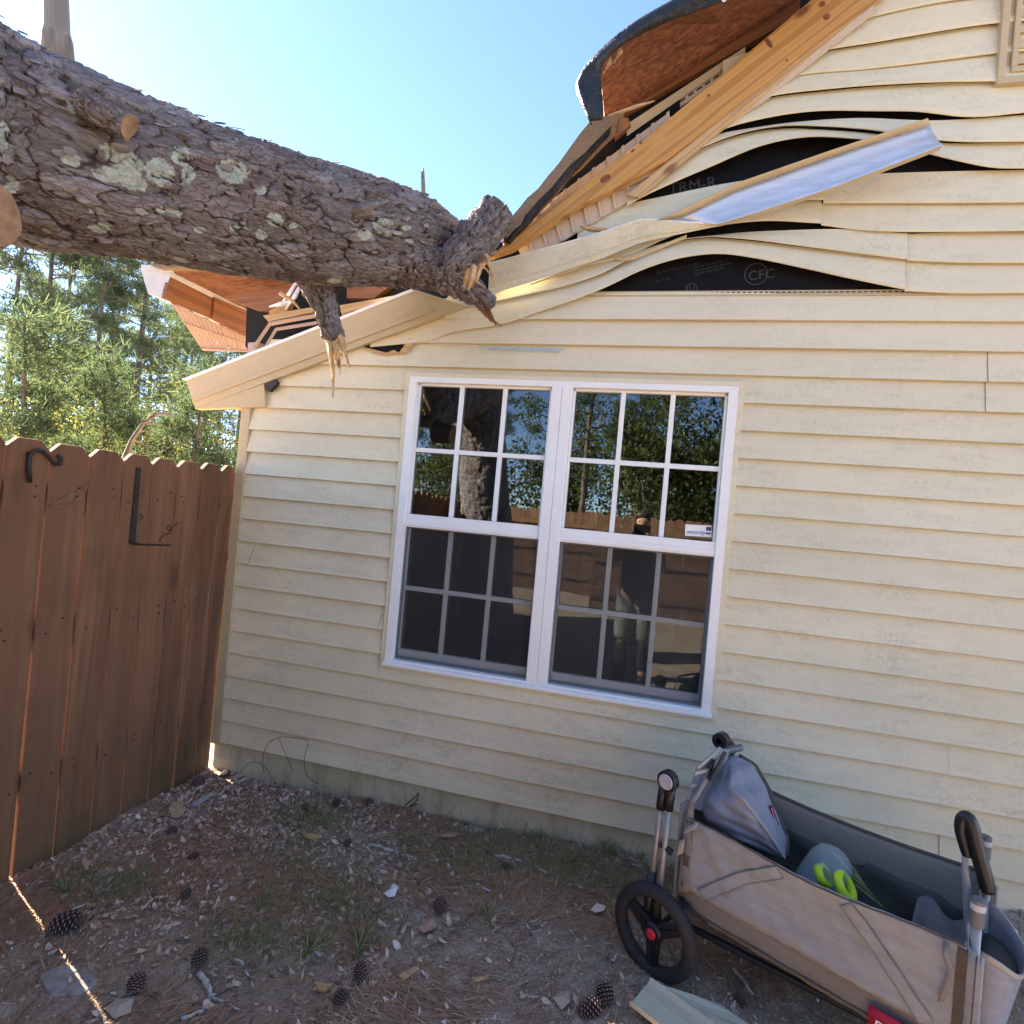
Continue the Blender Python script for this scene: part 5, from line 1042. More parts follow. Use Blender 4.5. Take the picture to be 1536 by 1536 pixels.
# wheels
def wheel(c, r, ax, hubcap):
    w = bpy.data.objects.new('wheel', None); COL.objects.link(w); w.parent = wg; w.location = Vector(c) - wg.location
    k = r / .16; ax = np.asarray(ax, float) / np.linalg.norm(ax)
    mb = MB(); pr = [(r - .027 * k + .027 * k * math.cos(t) * (1 if math.cos(t) > 0 else .8), .025 * k * math.sin(t)) for t in np.linspace(0, 2 * math.pi, 15)]; mb.lathe(pr, c, ax, 56)
    for i in range(72):
        a = 2 * math.pi * i / 72
    mb.build('tyre', M['rubber'], w, smooth=True)
    mb = MB(); mb.lathe([(r - .040 * k, -.016 * k), (r - .031 * k, -.018 * k), (r - .028 * k, 0), (r - .031 * k, .018 * k), (r - .040 * k, .016 * k), (r - .044 * k, 0), (r - .040 * k, -.016 * k)], c, ax, 48); mb.build('rim', M['plastic'], w, smooth=True)
    A = np.cross(ax, (0, 0, 1.)); A /= np.linalg.norm(A); B = np.cross(A, ax)
    for j in range(3):
        a = 2 * math.pi * j / 3 + .55; dv = math.cos(a) * A + math.sin(a) * B; pv = -math.sin(a) * A + math.cos(a) * B
        q = [c + dv * .02 * k + pv * .026 * k, c + dv * (r - .040 * k) + pv * .017 * k, c + dv * (r - .040 * k) - pv * .017 * k, c + dv * .02 * k - pv * .026 * k]
        o = MB().prism([p - ax * .012 * k for p in q], ax * .022 * k).build('spoke', M['plastic'], w, bevel=.003)
        MB().prism([c + dv * .035 * k + pv * .006 * k - ax * .0125 * k, c + dv * (r - .045 * k) + pv * .004 * k - ax * .0125 * k, c + dv * (r - .045 * k) - pv * .004 * k - ax * .0125 * k, c + dv * .035 * k - pv * .006 * k - ax * .0125 * k], -ax * .004).build('spoke_rib', M['plastic'], w)
    mb = MB(); mb.lathe([(.0005, -.024 * k), (.030 * k, -.024 * k), (.036 * k, -.016 * k), (.036 * k, .02 * k), (.0005, .02 * k)], c, ax, 28); mb.build('hub', M['plastic'], w)
    if hubcap: mb = MB(); mb.lathe([(.0005, -.006), (.014, -.0055), (.0185, -.002), (.0185, 0)], c - ax * .024 * k, ax, 28); mb.build('hub_cap', M['red'], w, smooth=True)
    return w
wheel(wp(-.062, -.055, .152), .160, WN + np.array([.0, 0, .02]), True)
wheel(wp(-.062, .515, .152), .160, WN, True)
wheel(wp(.70, -.01, .105), .105, WN, False); wheel(wp(.70, .47, .105), .105, WN, False)
mb = MB(); mb.tube([wp(-.062, -.04, .152), wp(-.062, .5, .152)], .011, 8); mb.tube([wp(-.04, .05, .16), wp(.72, .05, .225)], .012, 8); mb.tube([wp(-.04, .42, .16), wp(.72, .42, .225)], .012, 8); mb.tube([wp(.70, 0, .105), wp(.70, .46, .105)], .01, 8); mb.build('chassis', M['plastic'], wg)
mb = MB(); mb.box((0, 0, 0), (.07, .05, .05)); 
mb = MB(); mb.tube([wp(-.075, -.03, .24), wp(-.062, -.03, .15)], .016, 10); mb.tube([wp(-.075, .49, .24), wp(-.062, .49, .15)], .016, 10); mb.build('fork', M['plastic'], wg)
# things lying in the wagon
mb = MB(); c = hp(1235, 1312, .22); pr = [(.0005, .10), (.03, .098), (.055, .08), (.066, .05), (.068, .0), (.066, -.06), (.05, -.08)]; mb.lathe(pr, c, (.35, -.2, .9), 24)
o = mb.build('plastic_bag', M['clear'], None, c, smooth=True); tag(o, 'clear plastic bag bulging up inside the grey wagon', 'plastic bag')
mb = MB(); c = hp(1268, 1330, .17); pr = [(.036 + .012 * math.cos(t), .014 * math.sin(t)) for t in np.linspace(0, 2 * math.pi, 11)]; mb.lathe(pr, c, (.6, -.35, .5), 24); mb.lathe([(.02, -.01), (.034, -.012), (.034, .012), (.02, .01)], c - np.array([.055, -.03, -.005]), (.6, -.35, .5), 16)
o = mb.build('tape_roll', M['neon'], None, c, smooth=True); tag(o, 'bright yellow-green ring beside the clear bag in the wagon', 'tape roll')
def needle_tuft(name, base, tip, n, L, spread, label=None, mat_='greenneedle', w=.0016, cat='pine sprig', stem=True):
    base, tip = np.array(base, float), np.array(tip, float); ax = (tip - base); ln = np.linalg.norm(ax); ax /= ln; mb = MB(); tone = []
    for i in range(n):
        s = random.uniform(0, 1) ** .8; p = base + ax * ln * s * .7; d = ax + rng.normal(0, spread, 3); d[2] = d[2] * .6 + .08; d /= np.linalg.norm(d); l = L * random.uniform(.6, 1.1)
        pm = p + d * l * .55 + np.array([0, 0, .006]); pe = p + d * l - np.array([0, 0, .012 * random.random()]); pe[2] = max(pe[2], float(gz(pe[0], pe[1])) + .003) if pe[2] < .25 else pe[2]
        sd = np.cross(d, rng.normal(0, 1, 3)); sd /= np.linalg.norm(sd) + 1e-9; sd *= w * random.uniform(.7, 1.3)
        mb.add([p - sd, p + sd, pm - sd, pm + sd, pe], [(0, 1, 3, 2), (2, 3, 4)]); tone += [random.random()] * 5
    if stem:
        k = len(mb.v); mb.tube([base, base + ax * ln * .7], [.004, .003], 5); tone += [.0] * (len(mb.v) - k)
    o = bao(name, mb.v, mb.f, M[mat_], None, base, attrs={'tone': tone})
    return tag(o, label, cat) if label else o
needle_tuft('pine_sprig', hp(1325, 1362, .2), hp(1265, 1300, .24), 60, .14, .14, 'green pine sprig lying in the wagon beside the yellow ring', w=.0022)

# ================================================================== litter on the ground
def region_pts(n):
    """random points on the visible yard, denser near the camera side strip"""
    r = []
    while len(r) < n:
        x, y = random.uniform(-.05, 4.2), random.uniform(-1.75, -.01)
        r.append((x, y))
    return r
def needles(n):
    XY = np.array(region_pts(n)); cl = vnoise(XY[:, 0] * 2.6 + 9, XY[:, 1] * 2.6 + 30, 77); keep = rng.random(n) < np.clip((cl - .30) * 2.8, .10, 1); XY = XY[keep]; n = len(XY)
    a = 3.2 * (vnoise(XY[:, 0] * 2.1 + 3, XY[:, 1] * 2.1 + 60, 91) - .3) + rng.normal(0, .55, n); L = rng.uniform(.05, .15, n); w = rng.uniform(.0008, .0017, n); z = gz(XY[:, 0], XY[:, 1]) + rng.uniform(.001, .012, n); be = rng.normal(0, .25, n); ti = rng.normal(0, .07, n)
    V = []; tone = np.repeat(rng.random(n), 6)
    d = np.c_[np.cos(a), np.sin(a), ti]; d2 = np.c_[np.cos(a + be), np.sin(a + be), -ti]; s = np.c_[-np.sin(a), np.cos(a), np.zeros(n)] * w[:, None]; P = np.c_[XY, z]
    Mi = P + d * L[:, None] * .5; E = Mi + d2 * L[:, None] * .5
    V = np.stack([P - s, P + s, Mi - s * .9, Mi + s * .9, E - s * .4, E + s * .4], 1).reshape(-1, 3); F = []
    for i in range(n): k = i * 6; F += [(k, k + 1, k + 3, k + 2), (k + 2, k + 3, k + 5, k + 4)]
    o = bao('pine_needles', V, F, M['needles'], None, (0, 0, 0), attrs={'tone': tone}); tag(o, 'reddish brown pine needles scattered over the soil', None, None, 'stuff')
needles(85000)
def leaves(n, name, m, smin, smax, k, lab, mask=None, lift=.012, flat=.35):
    V = []; F = []; tone = []
    for x, y in region_pts(n):
        if mask and random.random() > mask(x, y): continue
        s = random.uniform(smin, smax); a = random.uniform(0, 6.28); z = float(gz(x, y)) + random.uniform(.001, lift); nx, ny = random.gauss(0, flat), random.gauss(0, flat); cu = random.uniform(-.5, .9)
        asp = random.uniform(.35, .8); b = len(V); t = random.random()
        for j in range(k):
            th = 2 * math.pi * j / k; rr = s * (1 + .25 * math.sin(3 * th + a)) * random.uniform(.8, 1.15); px, py = rr * math.cos(th), rr * asp * math.sin(th)
            X_, Y_ = px * math.cos(a) - py * math.sin(a), px * math.sin(a) + py * math.cos(a); V.append((x + X_, y + Y_, max(z + X_ * nx + Y_ * ny + cu * px * px / s * .5, float(gz(x, y)) - .004))); tone.append(t)
        V.append((x, y, z + .001)); tone.append(min(1, t + .1))
        F += [(b + j, b + (j + 1) % k, b + k) for j in range(k)]
    o = bao(name, V, F, M[m], None, (0, 0, 0), attrs={'tone': tone}); tag(o, lab, None, None, 'stuff'); return o
def corner_mask(x, y): return .05 + 1.0 * math.exp(-((x - .45) / .78) ** 2) * float(sstep((y + 1.35) / .5)) + .25 * math.exp(-(y / .22) ** 2)
leaves(26000, 'leaf_litter', 'leaves', .005, .017, 6, 'pale brown dead leaves drifted into the corner by the fence', corner_mask)
leaves(2600, 'leaf_litter', 'leaves', .003, .011, 6, 'broken leaf bits scattered over the open soil')
leaves(7000, 'bark_bits', 'barkbits', .003, .010, 5, 'dark bark bits and broken litter scattered over the soil', lambda x, y: .15 + .85 * (float(vnoise(np.array([x * 1.7 + 5]), np.array([y * 1.7 + 20]), 58)[0]) > .48))
leaves(15000, 'wood_chips', 'chips', .0018, .0056, 4, 'tiny pale wood chips sprinkled over the soil', lambda x, y: .15 + .85 * (float(vnoise(np.array([x * 2.2]), np.array([y * 2.2 + 40]), 55)[0]) > .5), .006)
def grass(n):
    V = []; F = []; tone = []
    spots = [(1.5, -.35, .25), (1.95, -.22, .3), (2.2, -.2, .25), (.75, -.25, .2), (1.2, -.75, .22), (1.0, -1.0, .2), (.35, -.95, .18), (2.6, -.15, .3), (1.7, -.12, .3), (.9, -.6, .3)]
    for _ in range(n):
        cx, cy, r = random.choice(spots); x, y = cx + random.gauss(0, r * .6), min(-.01, cy + random.gauss(0, r * .35)); z = float(gz(x, y)); a = random.uniform(0, 6.28); L = random.uniform(.02, .075); w = random.uniform(.0006, .0012); le = random.uniform(.3, 1.3)
        d = np.array([math.cos(a) * le, math.sin(a) * le, .7]); d /= np.linalg.norm(d); s = np.array([-math.sin(a), math.cos(a), 0]) * w; p = np.array([x, y, z]); m = p + d * L * .6; e = p + d * L + np.array([math.cos(a) * L * .3, math.sin(a) * L * .3, -.3 * L]); e[2] = max(e[2], z + .002); b = len(V)
        V += [p - s, p + s, m + s, m - s, e]; F += [(b, b + 1, b + 2, b + 3), (b + 3, b + 2, b + 4)]; tone += [random.random()] * 5
    o = bao('grass', V, F, M['greenneedle'], None, (0, 0, 0), attrs={'tone': tone}); tag(o, 'sparse short grass and fresh needles along the wall', None, None, 'stuff')
def twigs(n):
    mb = MB()
    for x, y in region_pts(n):
        a = random.gauss(.5, 1.1); L = random.uniform(.03, .16); z = float(gz(x, y)) + .006; r = random.uniform(.0010, .0028); b = random.uniform(-.5, .5)
        p = np.array([x, y, z]); q = p + np.array([math.cos(a), math.sin(a), random.uniform(-.02, .08)]) * L * .5; e = q + np.array([math.cos(a + b), math.sin(a + b), random.uniform(-.1, .02)]) * L * .5
        mb.tube([p, q, e], [r, r * .8, r * .4], 4, random.choice((0, 0, 1)))
    o = mb.build('twig_litter', [M['stick_brown'], M['stick_lichen']], None, (0, 0, 0)); tag(o, 'small broken twigs strewn over the soil', None, None, 'stuff')
twigs(420)
grass(8000)
# bark and wood slivers
def cone_mesh():
    v = []; f = []; mi = []
    mb = MB(); mb.lathe([(.0005, -.5), (.13, -.46), (.17, -.2), (.15, .1), (.09, .4), (.0005, .5)], (0, 0, 0), (0, 0, 1), 10)
    n = 96
    for i in range(n):
        t = (i + .5) / n; h = -.47 + .95 * t; a = i * 2.39996; R = .40 * math.sin(math.pi * (.12 + .80 * (1 - t) ** .9)) ** .8 + .04; d = np.array([math.cos(a), math.sin(a), 0]); s = np.array([-math.sin(a), math.cos(a), 0]); up = np.array([0, 0, 1.])
        w = .105 * (.6 + .7 * R); tip = d * R + up * (h + .10 * (t - .25)); root = d * .08 + up * (h - .02)
        th = up * .028 + d * .0
        q = [root - s * w * .4, root + s * w * .4, tip - d * .05 + s * w, tip + s * w * .5, tip - s * w * .5, tip - d * .05 - s * w]
        mb.prism(q, th); k = len(mb.m)
        p = tip + up * .012; mb.add([p - s * w * .5 - up * .022, p + s * w * .5 - up * .022, p + s * w * .45 + up * .024 + d * .004, p - s * w * .45 + up * .024 + d * .004, p + d * .028], [(0, 1, 4), (1, 2, 4), (2, 3, 4), (3, 0, 4)], 1)
    return mb
CMB = cone_mesh(); cone_me = None
def cone(u, v, size, yaw, tilt, label):
    global cone_me
    if cone_me is None:
        o = bao('pine_cone', CMB.v, CMB.f, [M['cone'], M['conetip']], None, (0, 0, 0), mi=CMB.m); cone_me = o.data
    else:
        o = bpy.data.objects.new('pine_cone', cone_me); COL.objects.link(o)
    size *= .70 * random.uniform(.92, 1.1); P = G(u, v); P[2] += size * (.27 if tilt > .6 else .38)
    o.location = P; o.rotation_euler = (0, tilt, yaw); o.scale = (size * random.uniform(.82, 1.2), size * random.uniform(.82, 1.2), size)
    return tag(o, label, 'pine cone', 'pine cones on the ground')
for a in [(95, 1396, .125, .45, 1.5, 'largest pine cone, lying on its side near the lower left corner'),
          (298, 1448, .085, 1.2, .5, 'grey brown pine cone standing open above the white branched stick'),
          (204, 1484, .085, 2.2, 1.1, 'dull pine cone half buried below the dark soil patch at lower left'),
          (289, 1290, .070, .9, 1.4, 'dark closed pine cone in the pale leaves below the fence middle'),
          (278, 1350, .062, 0, .2, 'round pine cone seen from its end on bare soil between fence and sticks'),
          (298, 1178, .088, 2.6, 1.3, 'wide pine cone in the corner against the foot of the fence'),
          (336, 1166, .075, .3, 1.0, 'dark pine cone touching the foundation at the house corner'),
          (258, 1252, .060, 1.8, 1.3, 'small pine cone deep in the pale leaves, nearest the fence bottom'),
          (458, 1216, .068, 2.4, 1.2, 'brown pine cone, left one of two below the foundation wires'),
          (502, 1212, .066, .6, .6, 'greyish pine cone, right one of two below the foundation wires'),
          (553, 1207, .062, 1.6, .9, 'reddish pine cone by the foundation left of the dark bent wire'),
          (660, 1366, .092, 1.9, 1.2, 'dark pine cone among thin forked twigs in the middle of the yard'),
          (731, 1285, .055, .4, .8, 'little pine cone between the two whitish sticks, upper one'),
          (758, 1306, .064, 1.3, 1.0, 'little pine cone between the two whitish sticks, lower one'),
          (540, 1468, .088, 2.0, 1.1, 'dark plump pine cone below the green tuft left of centre'),
          (508, 1505, .072, .2, .8, 'dark pine cone with a white lichen twig across it'),
          (906, 1502, .082, 1.4, 1.0, 'upright pine cone, upper one of a pair left of the cream siding scrap'),
          (882, 1522, .095, .5, 1.4, 'lying pine cone, lower one of a pair left of the cream siding scrap'),
          (1112, 1508, .066, 2.8, .9, 'pale pine cone under the wagon behind the cream siding scrap'),
          (520, 1268, .060, .8, 1.1, 'pine cone beside the left end of the long whitish stick')]: cone(*a)
def stick(pts, r, m, label, twigs=(), z=.008):
    P = [G(u, v) + np.array([0, 0, z + .004 * math.sin(i * 2.1)]) for i, (u, v) in enumerate(pts)]
    Q = []
    for i in range(len(P) - 1):
        for k in range(4): Q.append(P[i] + (P[i + 1] - P[i]) * k / 4 + rng.normal(0, r * .28, 3) * (k > 0))
    Q.append(P[-1]); K = len(Q)
    mb = MB(); mb.tube(Q, [r * (1 - .55 * i / K) * random.uniform(.85, 1.15) for i in range(K)], 7)
    for tw in twigs:
        T = [G(u, v) + np.array([0, 0, z]) for u, v in tw]; mb.tube(T, [r * .55] + [r * .4] * (len(T) - 2) + [r * .25], 5)
    o = mb.build('stick', M[m], None, P[0], smooth=True); return tag(o, label, 'stick', 'sticks on the ground')
stick([(552, 1268), (590, 1280), (625, 1291), (660, 1293), (672, 1300), (690, 1312), (712, 1327), (735, 1341)], .0075, 'stick_lichen', 'long whitish lichen stick across the middle of the yard, left one of two', [[(592, 1281), (585, 1295), (565, 1303)], [(625, 1291), (618, 1298), (605, 1297)]])
stick([(742, 1286), (770, 1292), (800, 1300), (828, 1318), (858, 1332), (890, 1338), (925, 1333)], .0075, 'stick_lichen', 'long whitish lichen stick nearest the wall, right one of two', [[(866, 1333), (895, 1296), (917, 1272)], [(790, 1297), (800, 1288)]])
stick([(652, 1342), (622, 1360), (605, 1375), (598, 1402)], .0035, 'stick_brown', 'thin curved twig left of the dark central pine cone')
stick([(715, 1368), (690, 1395), (655, 1418), (628, 1432)], .0045, 'stick_brown', 'straight brown twig below the dark central pine cone', [[(660, 1415), (658, 1428)]])
stick([(685, 1308), (640, 1322), (600, 1352), (555, 1378), (530, 1392)], .0045, 'stick_brown', 'long thin brown branch running left from the whitish stick')
stick([(298, 1462), (308, 1478), (315, 1500), (300, 1522), (270, 1535)], .010, 'stick_lichen', 'thick crooked grey-white stick below the cone at lower left', [[(313, 1500), (340, 1508), (368, 1525)], [(312, 1500), (335, 1490), (352, 1470)]])
stick([(345, 1440), (362, 1448), (372, 1465), (380, 1484)], .0055, 'stick_lichen', 'short bent white stick right of the grey brown cone')
stick([(240, 1502), (205, 1490), (180, 1500), (150, 1515)], .005, 'stick_brown', 'brown twig pointing at the half buried cone')
stick([(155, 1346), (166, 1332), (176, 1324)], .006, 'stick_lichen', 'small whitish stick on the grey slab near the fence')
stick([(100, 1372), (120, 1364), (132, 1357)], .005, 'stick_lichen', 'small pale stick just above the largest pine cone')
stick([(940, 1300), (965, 1302), (988, 1298)], .006, 'stick_lichen', 'pale stick end beside the wagon wheel at the wall')
stick([(1100, 1455), (1122, 1488), (1150, 1525)], .007, 'stick_lichen', 'pale slanting stick lying under the wagon')
stick([(780, 1492), (795, 1500), (818, 1498)], .0025, 'stick_lichen', 'tiny curved white twig on bare soil left of the cone pair')
stick([(920, 1340), (930, 1360), (934, 1385)], .0025, 'stick_brown', 'thin twig curling in front of the wagon wheel')
stick([(690, 1330), (700, 1350), (720, 1368)], .003, 'stick_lichen', 'whitish twig just right of the dark central pine cone', [[(705, 1355), (712, 1335)]])
stick([(410, 1310), (360, 1322), (330, 1325), (300, 1322)], .0035, 'stick_brown', 'long dark twig across the middle left soil')
stick([(45, 1450), (75, 1440), (105, 1430)], .004, 'stick_brown', 'brown twig at the left edge below the largest cone')
for (a, b, n, L, lab) in [((735, 1392), (728, 1340), 34, .085, 'upright green pine needle tuft at the end of the straight brown twig'),
                          ((905, 1290), (918, 1243), 60, .13, 'tall green pine needle tuft leaning on the foundation left of the wagon'),
                          ((845, 1300), (870, 1285), 60, .10, 'low green needle tuft between the right whitish stick and the wall'),
                          ((815, 1280), (800, 1262), 40, .09, 'green needle tuft against the wall at the head of the right stick'),
                          ((600, 1272), (628, 1255), 45, .08, 'green needle tuft above the left whitish stick'),
                          ((490, 1245), (480, 1230), 40, .08, 'dark green needle tuft near the two cones below the wires'),
                          ((535, 1440), (545, 1405), 55, .11, 'pale green needle tuft above the plump cone left of centre'),
                          ((455, 1440), (480, 1415), 45, .10, 'green needle tuft at left of the pale green tuft above the plump cone'),
                          ((385, 1372), (410, 1335), 40, .09, 'upright yellow green needle tuft in the left half of the yard'),
                          ((100, 1345), (85, 1325), 45, .08, 'green needle tuft beside the foot of the fence at left'),
                          ((960, 1292), (978, 1276), 26, .08, 'thin green needle tuft behind the wagon wheel')]:
    A, B = G(*a), G(*b); ln = np.linalg.norm(B - A); B = A + (B - A) / ln * min(ln, .08) + np.array([0, 0, .028]); A[2] += .008
    needle_tuft('pine_sprig', A, B, int(n * 1.7), L * 1.1, .75, lab, w=.0010)
def slab(pts, th, m, name, label, cat, zoff=0.):
    P = [G(u, v) for u, v in pts]; zc = max(p[2] for p in P) + th * .6 + zoff; P = [np.array([p[0], p[1], zc]) for p in P]
    o = MB().prism(P, (0, 0, -th * 2)).build(name, M[m], None, np.mean(P, 0), bevel=min(.004, th * .4)); return tag(o, label, cat)
slab([(142, 1312), (170, 1300), (228, 1283), (236, 1290), (222, 1312), (200, 1330), (165, 1342), (148, 1330)], .008, 'stone', 'flat_stone', 'flat grey stone showing through the leaves near the fence', 'stone')
slab([(58, 1470), (90, 1452), (140, 1452), (148, 1470), (125, 1492), (75, 1496)], .006, 'stone', 'flat_stone', 'dark flat stone below the largest pine cone', 'stone')
slab([(700, 1325), (740, 1318), (748, 1330), (735, 1342), (712, 1336)], .006, 'greyplastic', 'slate_chip', 'dark blue grey slate chip between the two whitish sticks', 'slate chip')
slab([(286, 1210), (300, 1200), (322, 1190), (312, 1200), (292, 1212)], .004, 'ltgrey', 'plastic_shard', 'pale bluish shard in the leaves at the fence corner', 'shard', .01)
def big_leaf(pts, m, label, tone=.5):
    P = [G(u, v) for u, v in pts]; c = np.mean(P, 0) + np.array([0, 0, .022]); V = [p + np.array([0, 0, .010 + .012 * random.random()]) for p in P] + [c]; n = len(P)
    o = bao('dead_leaf', V, [(i, (i + 1) % n, n) for i in range(n)], M[m], None, c, attrs={'tone': np.full(n + 1, tone)}); return tag(o, label, 'leaf', 'large dead leaves')
big_leaf([(252, 1218), (260, 1208), (272, 1208), (280, 1218), (274, 1226), (268, 1232), (258, 1230)], 'chips', 'yellowish curled leaf in the litter by the fence corner', .35)
big_leaf([(625, 1398), (634, 1388), (648, 1386), (656, 1394), (648, 1402), (636, 1404)], 'leaves', 'rusty red leaf below the dark central pine cone', .4)
big_leaf([(828, 1505), (838, 1492), (852, 1495), (855, 1510), (842, 1520)], 'leaves', 'large pale tan leaf left of the pair of cones', .75)
big_leaf([(155, 1520), (175, 1505), (200, 1508), (195, 1525), (170, 1534)], 'leaves', 'large pale leaf at the bottom edge in the left corner', .75)
big_leaf([(575, 1345), (585, 1338), (590, 1330), (597, 1338), (592, 1348), (582, 1352)], 'whitepaint', 'white lichen flake left of the dark central pine cone', .75)
big_leaf([(885, 1370), (895, 1362), (908, 1364), (905, 1374), (893, 1376)], 'leaves', 'lobed tan oak leaf left of the wagon wheel', .6)
big_leaf([(655, 1255), (672, 1250), (690, 1254), (680, 1262), (662, 1262)], 'leaves', 'reddish leaf near the wall above the whitish stick', .4)
def sliver(pts, label):
    P = [G(u, v) + np.array([0, 0, .012]) for u, v in pts]; o = MB().prism(P, (0, 0, .006)).build('wood_sliver', M['pine_pale'], None, P[0]); return tag(o, label, 'wood sliver', 'wood slivers')
sliver([(455, 1257), (478, 1256), (483, 1260), (470, 1263), (457, 1261)], 'pale wood sliver near the two cones below the wires')
sliver([(598, 1472), (622, 1456), (628, 1459), (606, 1476)], 'pale wood sliver right of the plump dark cone')
sliver([(470, 1480), (490, 1484), (500, 1482), (488, 1494), (478, 1492)], 'curled pale wood sliver left of the lichen crossed cone')
sliver([(708, 1476), (730, 1470), (731, 1473), (712, 1479)], 'thin curved pale sliver on the open soil')
# wires and dry stems at the foundation
def wirec(pts, r, label, name='wire', cat='wire', y0=-.05, m='iron'):
    P = [W(u, v, y0 - .05 * (i % 3) * .5) for i, (u, v) in enumerate(pts)]; d = np.arange(len(P)); f = [curve_fn(np.c_[d, np.array(P)[:, k]]) for k in range(3)]; t = np.linspace(0, len(P) - 1, len(P) * 5)
    mb = MB(); mb.tube(np.c_[f[0](t), f[1](t), f[2](t)], r, 5); o = mb.build(name, M[m], None, P[0], smooth=True); return tag(o, label, cat)
wirec([(396, 1160), (394, 1138), (402, 1116), (420, 1106), (446, 1107), (462, 1113), (456, 1140), (462, 1165), (478, 1176)], .0016, 'large looping wire at the foundation near the fence corner')
wirec([(362, 1158), (375, 1144), (392, 1146), (405, 1160)], .0014, 'small wire loop left of the large looping wire')
wirec([(418, 1108), (428, 1130), (440, 1158)], .0014, 'straight thin wire crossing inside the large loop')
wirec([(608, 1208), (622, 1196), (628, 1190), (624, 1202), (614, 1210), (626, 1206)], .003, 'short dark bent wire at the foot of the foundation')
for k in range(34):
    pass
mb = MB()
for k in range(60):
    u = random.uniform(350, 960); vb = 1158 + (u - 330) * .205 + 4; h = random.uniform(8, 34); dx = random.uniform(-26, 18); mb.tube([W(u, vb, -.03), W(u + dx * .5, vb - h * .7, -.02), W(u + dx, vb - h, -.012)], [.0012, .0009, .0004], 4)
o = mb.build('dry_stems', M['stick_brown'], None, (0, 0, 0)); tag(o, 'fine dry weed stems along the foundation', None, None, 'stuff')
wirec([(578, 922), (572, 925), (568, 940)], .0011, 'fine dry stem on the siding left of the window', 'dry_stem', 'stem', -.02)
wirec([(372, 845), (378, 830), (383, 818)], .0011, 'fine dry stem on the siding near the house corner', 'dry_stem', 'stem', -.02)

# ================================================================== trees and the far side of the yard
def leafcloud(centers, radii, n, size, flat=.8, seed=0, lsz=(.6, 1.3), long=1.6):
    r = np.random.default_rng(seed); k = r.integers(0, len(centers), n); C = np.asarray(centers)[k]; R = np.asarray(radii)[k]
    d = r.normal(0, 1, (n, 3)); d /= np.linalg.norm(d, axis=1)[:, None]; P = C + d * (R * r.random(n)[:, None] ** .45 if R.ndim > 1 else (R * r.random(n) ** .45)[:, None])
    a = r.normal(0, 1, (n, 3)); a /= np.linalg.norm(a, axis=1)[:, None]; b = np.cross(a, r.normal(0, 1, (n, 3))); b /= np.linalg.norm(b, axis=1)[:, None] + 1e-9
    s = size * r.uniform(*lsz, n)[:, None]
    V = np.stack([P - a * s * long * .5, P + b * s * .33, P + a * s * long * .5, P - b * s * .33], 1).reshape(-1, 3)
    F = (np.arange(n)[:, None] * 4 + np.arange(4)[None]).tolist(); return V, F, np.repeat(r.random(n), 4)
def tufts(centers, dirs, n, size, seed, blades=6):
    r = np.random.default_rng(seed); k = r.integers(0, len(centers), n); P = np.asarray(centers)[k] + r.normal(0, .22, (n, 3)) * np.array([1, 1, .6]); D = np.asarray(dirs)[k]
    V = []; 
    for b in range(blades):
        d = D * .6 + r.normal(0, .75, (n, 3)); d[:, 2] += .15; d /= np.linalg.norm(d, axis=1)[:, None]; s = np.cross(d, r.normal(0, 1, (n, 3))); s /= np.linalg.norm(s, axis=1)[:, None]; L = size * r.uniform(.6, 1.15, (n, 1))
        V.append(np.stack([P + s * L * .045, P - s * L * .045, P + d * L - s * L * .02, P + d * L + s * L * .02], 1))
    V = np.concatenate(V).reshape(-1, 3); m = len(V) // 4; return V, (np.arange(m)[:, None] * 4 + np.arange(4)[None]).tolist(), np.repeat(r.random(m), 4)
PINE = []
def pine_proto(seed, H, base, rt, nb, ntuft, size):
    r = np.random.default_rng(seed); mb = MB(); bend = r.normal(0, .15, 2)
    tp = lambda t: np.array([bend[0] * math.sin(3 * t), bend[1] * math.sin(2.3 * t), H * t])
    mb.tube([tp(t) for t in np.linspace(0, 1, 12)], [rt * (1 - .85 * t) + .01 for t in np.linspace(0, 1, 12)], 9); cs = []; ds = []
    for i in range(nb):
        t = base + (1 - base) * (i + r.random()) / nb; a = r.uniform(0, 6.28); L = (1.2 + 2.0 * (1 - t) / (1 - base)) * H / 15 * r.uniform(.6, 1.15); p = tp(t); d = np.array([math.cos(a), math.sin(a), r.uniform(.0, .5)]); d /= np.linalg.norm(d)
        e = p + d * L; m = p + d * L * .5 + np.array([0, 0, -.08 * L]); mb.tube([p, m, e], [.035 * H / 15, .022 * H / 15, .008], 5)
        for q in range(4):
            f = r.uniform(.45, 1.02); s = np.cross(d, (0, 0, 1)) * r.normal(0, .28) * L; c = p + d * L * f + s + np.array([0, 0, .1]); cs.append(c); ds.append(d + np.array([0, 0, .35])); mb.tube([p + d * L * f * .8, c], [.012, .005], 4)
    for i in range(int(nb * .5)):     # dead bare branches lower down
        t = base * r.uniform(.35, 1); a = r.uniform(0, 6.28); p = tp(t); d = np.array([math.cos(a), math.sin(a), r.uniform(-.2, .3)]); L = r.uniform(.4, 1.6); mb.tube([p, p + d * L * .5, p + d * L + np.array([0, 0, -.1])], [.018, .012, .004], 4)
    return mb, tufts(cs, ds, ntuft, size, seed + 1)
